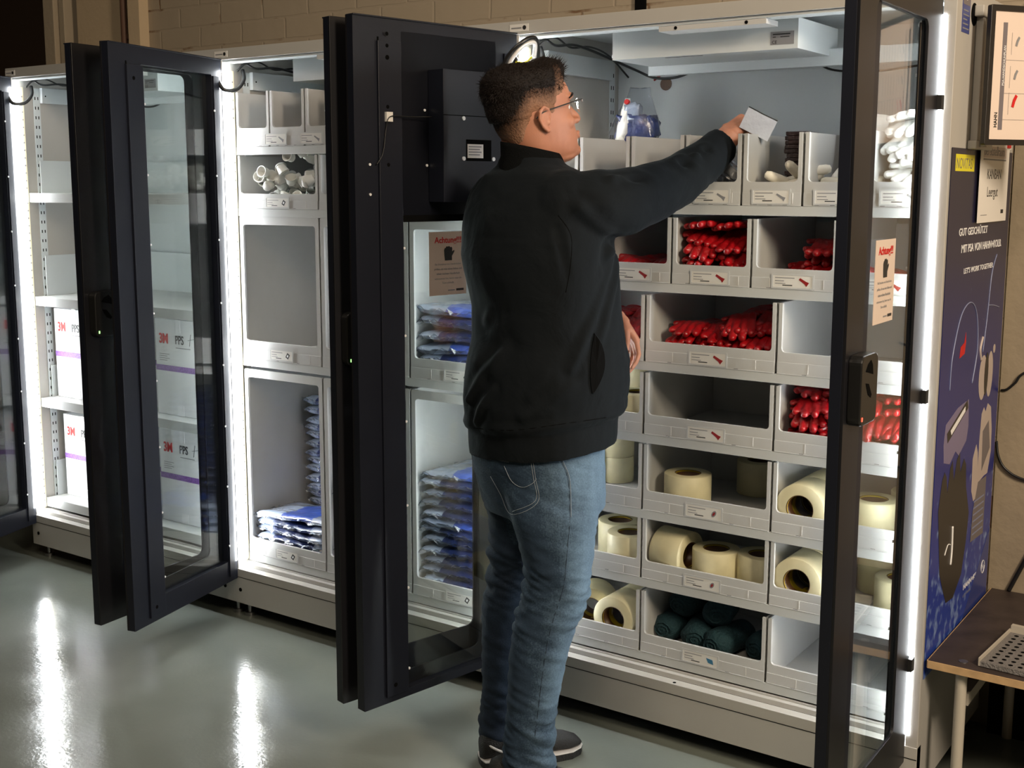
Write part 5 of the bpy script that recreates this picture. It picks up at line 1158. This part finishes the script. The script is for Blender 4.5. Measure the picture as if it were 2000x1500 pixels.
sew([(.086, .915), (.095, .894), (.111, .850), (.116, .759), (.112, .696), (.107, .632), (.101, .58), (.071, .476), (.055, .384), (.043, .278), (.034, .198)], .0012, -.0006, 'seam_navy'); sew([(.089, .915), (.099, .894), (.115, .850), (.119, .759)], .0007)
sew([(.097, .922), (.150, .918), (.178, .930)], .0010)
b.build('stitching', jo)
b = MB(); c = hit(bv, .099, .915, off=.001); b.ball(c, .004, 'cable_yellow'); b.build('rivet', jo)
# shoes
def shoe(cx, cd, ang, name='shoe'):
    M = Matrix.Translation((cx, cd, 0)) @ Matrix.Rotation(ang, 4, 'Z'); b = MB(); rg = []
    prof = [(-.105, .006, .030, .058), (-.10, .030, .034, .075), (-.07, .036, .040, .092), (-.03, .038, .042, .096), (.01, .040, .042, .088), (.05, .045, .040, .072), (.10, .050, .034, .058), (.145, .047, .028, .048), (.175, .030, .022, .038), (.186, .012, .016, .026)]
    def sl(x, w_, zt): return [(x, w_ * math.copysign(abs(cos(a)) ** .8, cos(a)), .022 + (zt - .022) * (sin(a) * .5 + .5)) for a in [2 * pi * i / 20 for i in range(20)]]
    b.loft([sl(x, w_, zt + .004) for x, w_, h_, zt in prof], 'shoe_black', M); o = b.build(name, person)
    s_ = MB(); pl_ = [(x, w_ + .004) for x, w_, h_, z_ in prof]; poly = pl_ + [(x, -w_) for x, w_ in pl_[::-1]]
    s_.prism(poly[::-1], .0, .022, 'shoe_black', M); s_.build('sole', o, .003)
    s_ = MB(); s_.prism([(x * 1.004, y * 1.02) for x, y in poly][::-1], .020, .0235, 'shoe_white', M); s_.build('sole_trim', o, .001)
    s_ = MB()
    for k in range(5): x = .015 + k * .018; s_.tube([M @ Vector((x, -.024, .083 - k * .005)), M @ Vector((x + .006, 0, .092 - k * .006)), M @ Vector((x, .024, .083 - k * .005))], .003, 'shoe_black', 6)
    s_.build('laces', o)
    s_ = MB()
    for sg in (1, -1):
        s_.tube([M @ Vector(v) for v in smooth_path([(-.098, sg * .012, .072), (-.075, sg * .038, .060), (-.045, sg * .044, .046), (-.01, sg * .046, .036), (.02, sg * .047, .030)])], [.0035] * 33, 'shoe_white', 6)
        s_.tube([M @ Vector(v) for v in smooth_path([(.02, sg * .044, .045), (.035, sg * .038, .062), (.045, sg * .028, .076)])], [.004] * 17, 'shoe_white', 6)
    s_.build('stripe', o)
    s_ = MB()
    for i in range(9):
        for j in range(6): x = .08 + i * .010; yy = -.026 + j * .0105; zt = .060 - (x - .08) * .22 - (yy / .045) ** 2 * .02; s_.ball(M @ Vector((x, yy, zt + .0)), (.0016, .0016, .0016), 'shoe_white', None, 6, 4)
    s_.build('perforations', o)
shoe(-.010, .075, radians(19)); shoe(.020, -.105, radians(-14))
# the packet held in the right hand
c0_, c1, c2, c3 = [PW.inverted() @ Vector(v) for v in ((-.569, .117, 1.700), (-.545, .12, 1.750), (-.474, .14, 1.712), (-.498, .137, 1.662))]
b = MB(); P4 = [PW @ v for v in (c0_, c1, c2, c3)]; nn = (P4[1] - P4[0]).cross(P4[3] - P4[0]).normalized() * .003
b.add([p - nn for p in P4] + [p + nn for p in P4], [(3, 2, 1, 0), (4, 5, 6, 7), (0, 1, 5, 4), (1, 2, 6, 5), (2, 3, 7, 6), (3, 0, 4, 7)], 'packet_foil'); pk = b.build('packet'); tag(pk, 'flat grey white packet with black edge held in his raised hand', 'packet')
b = MB(); b.tube([P4[1], (P4[1] * .5 + P4[2] * .5) + Vector((0, 0, -.001)), P4[2]], .0032, 'ink', 6); b.build('dark_edge', pk)
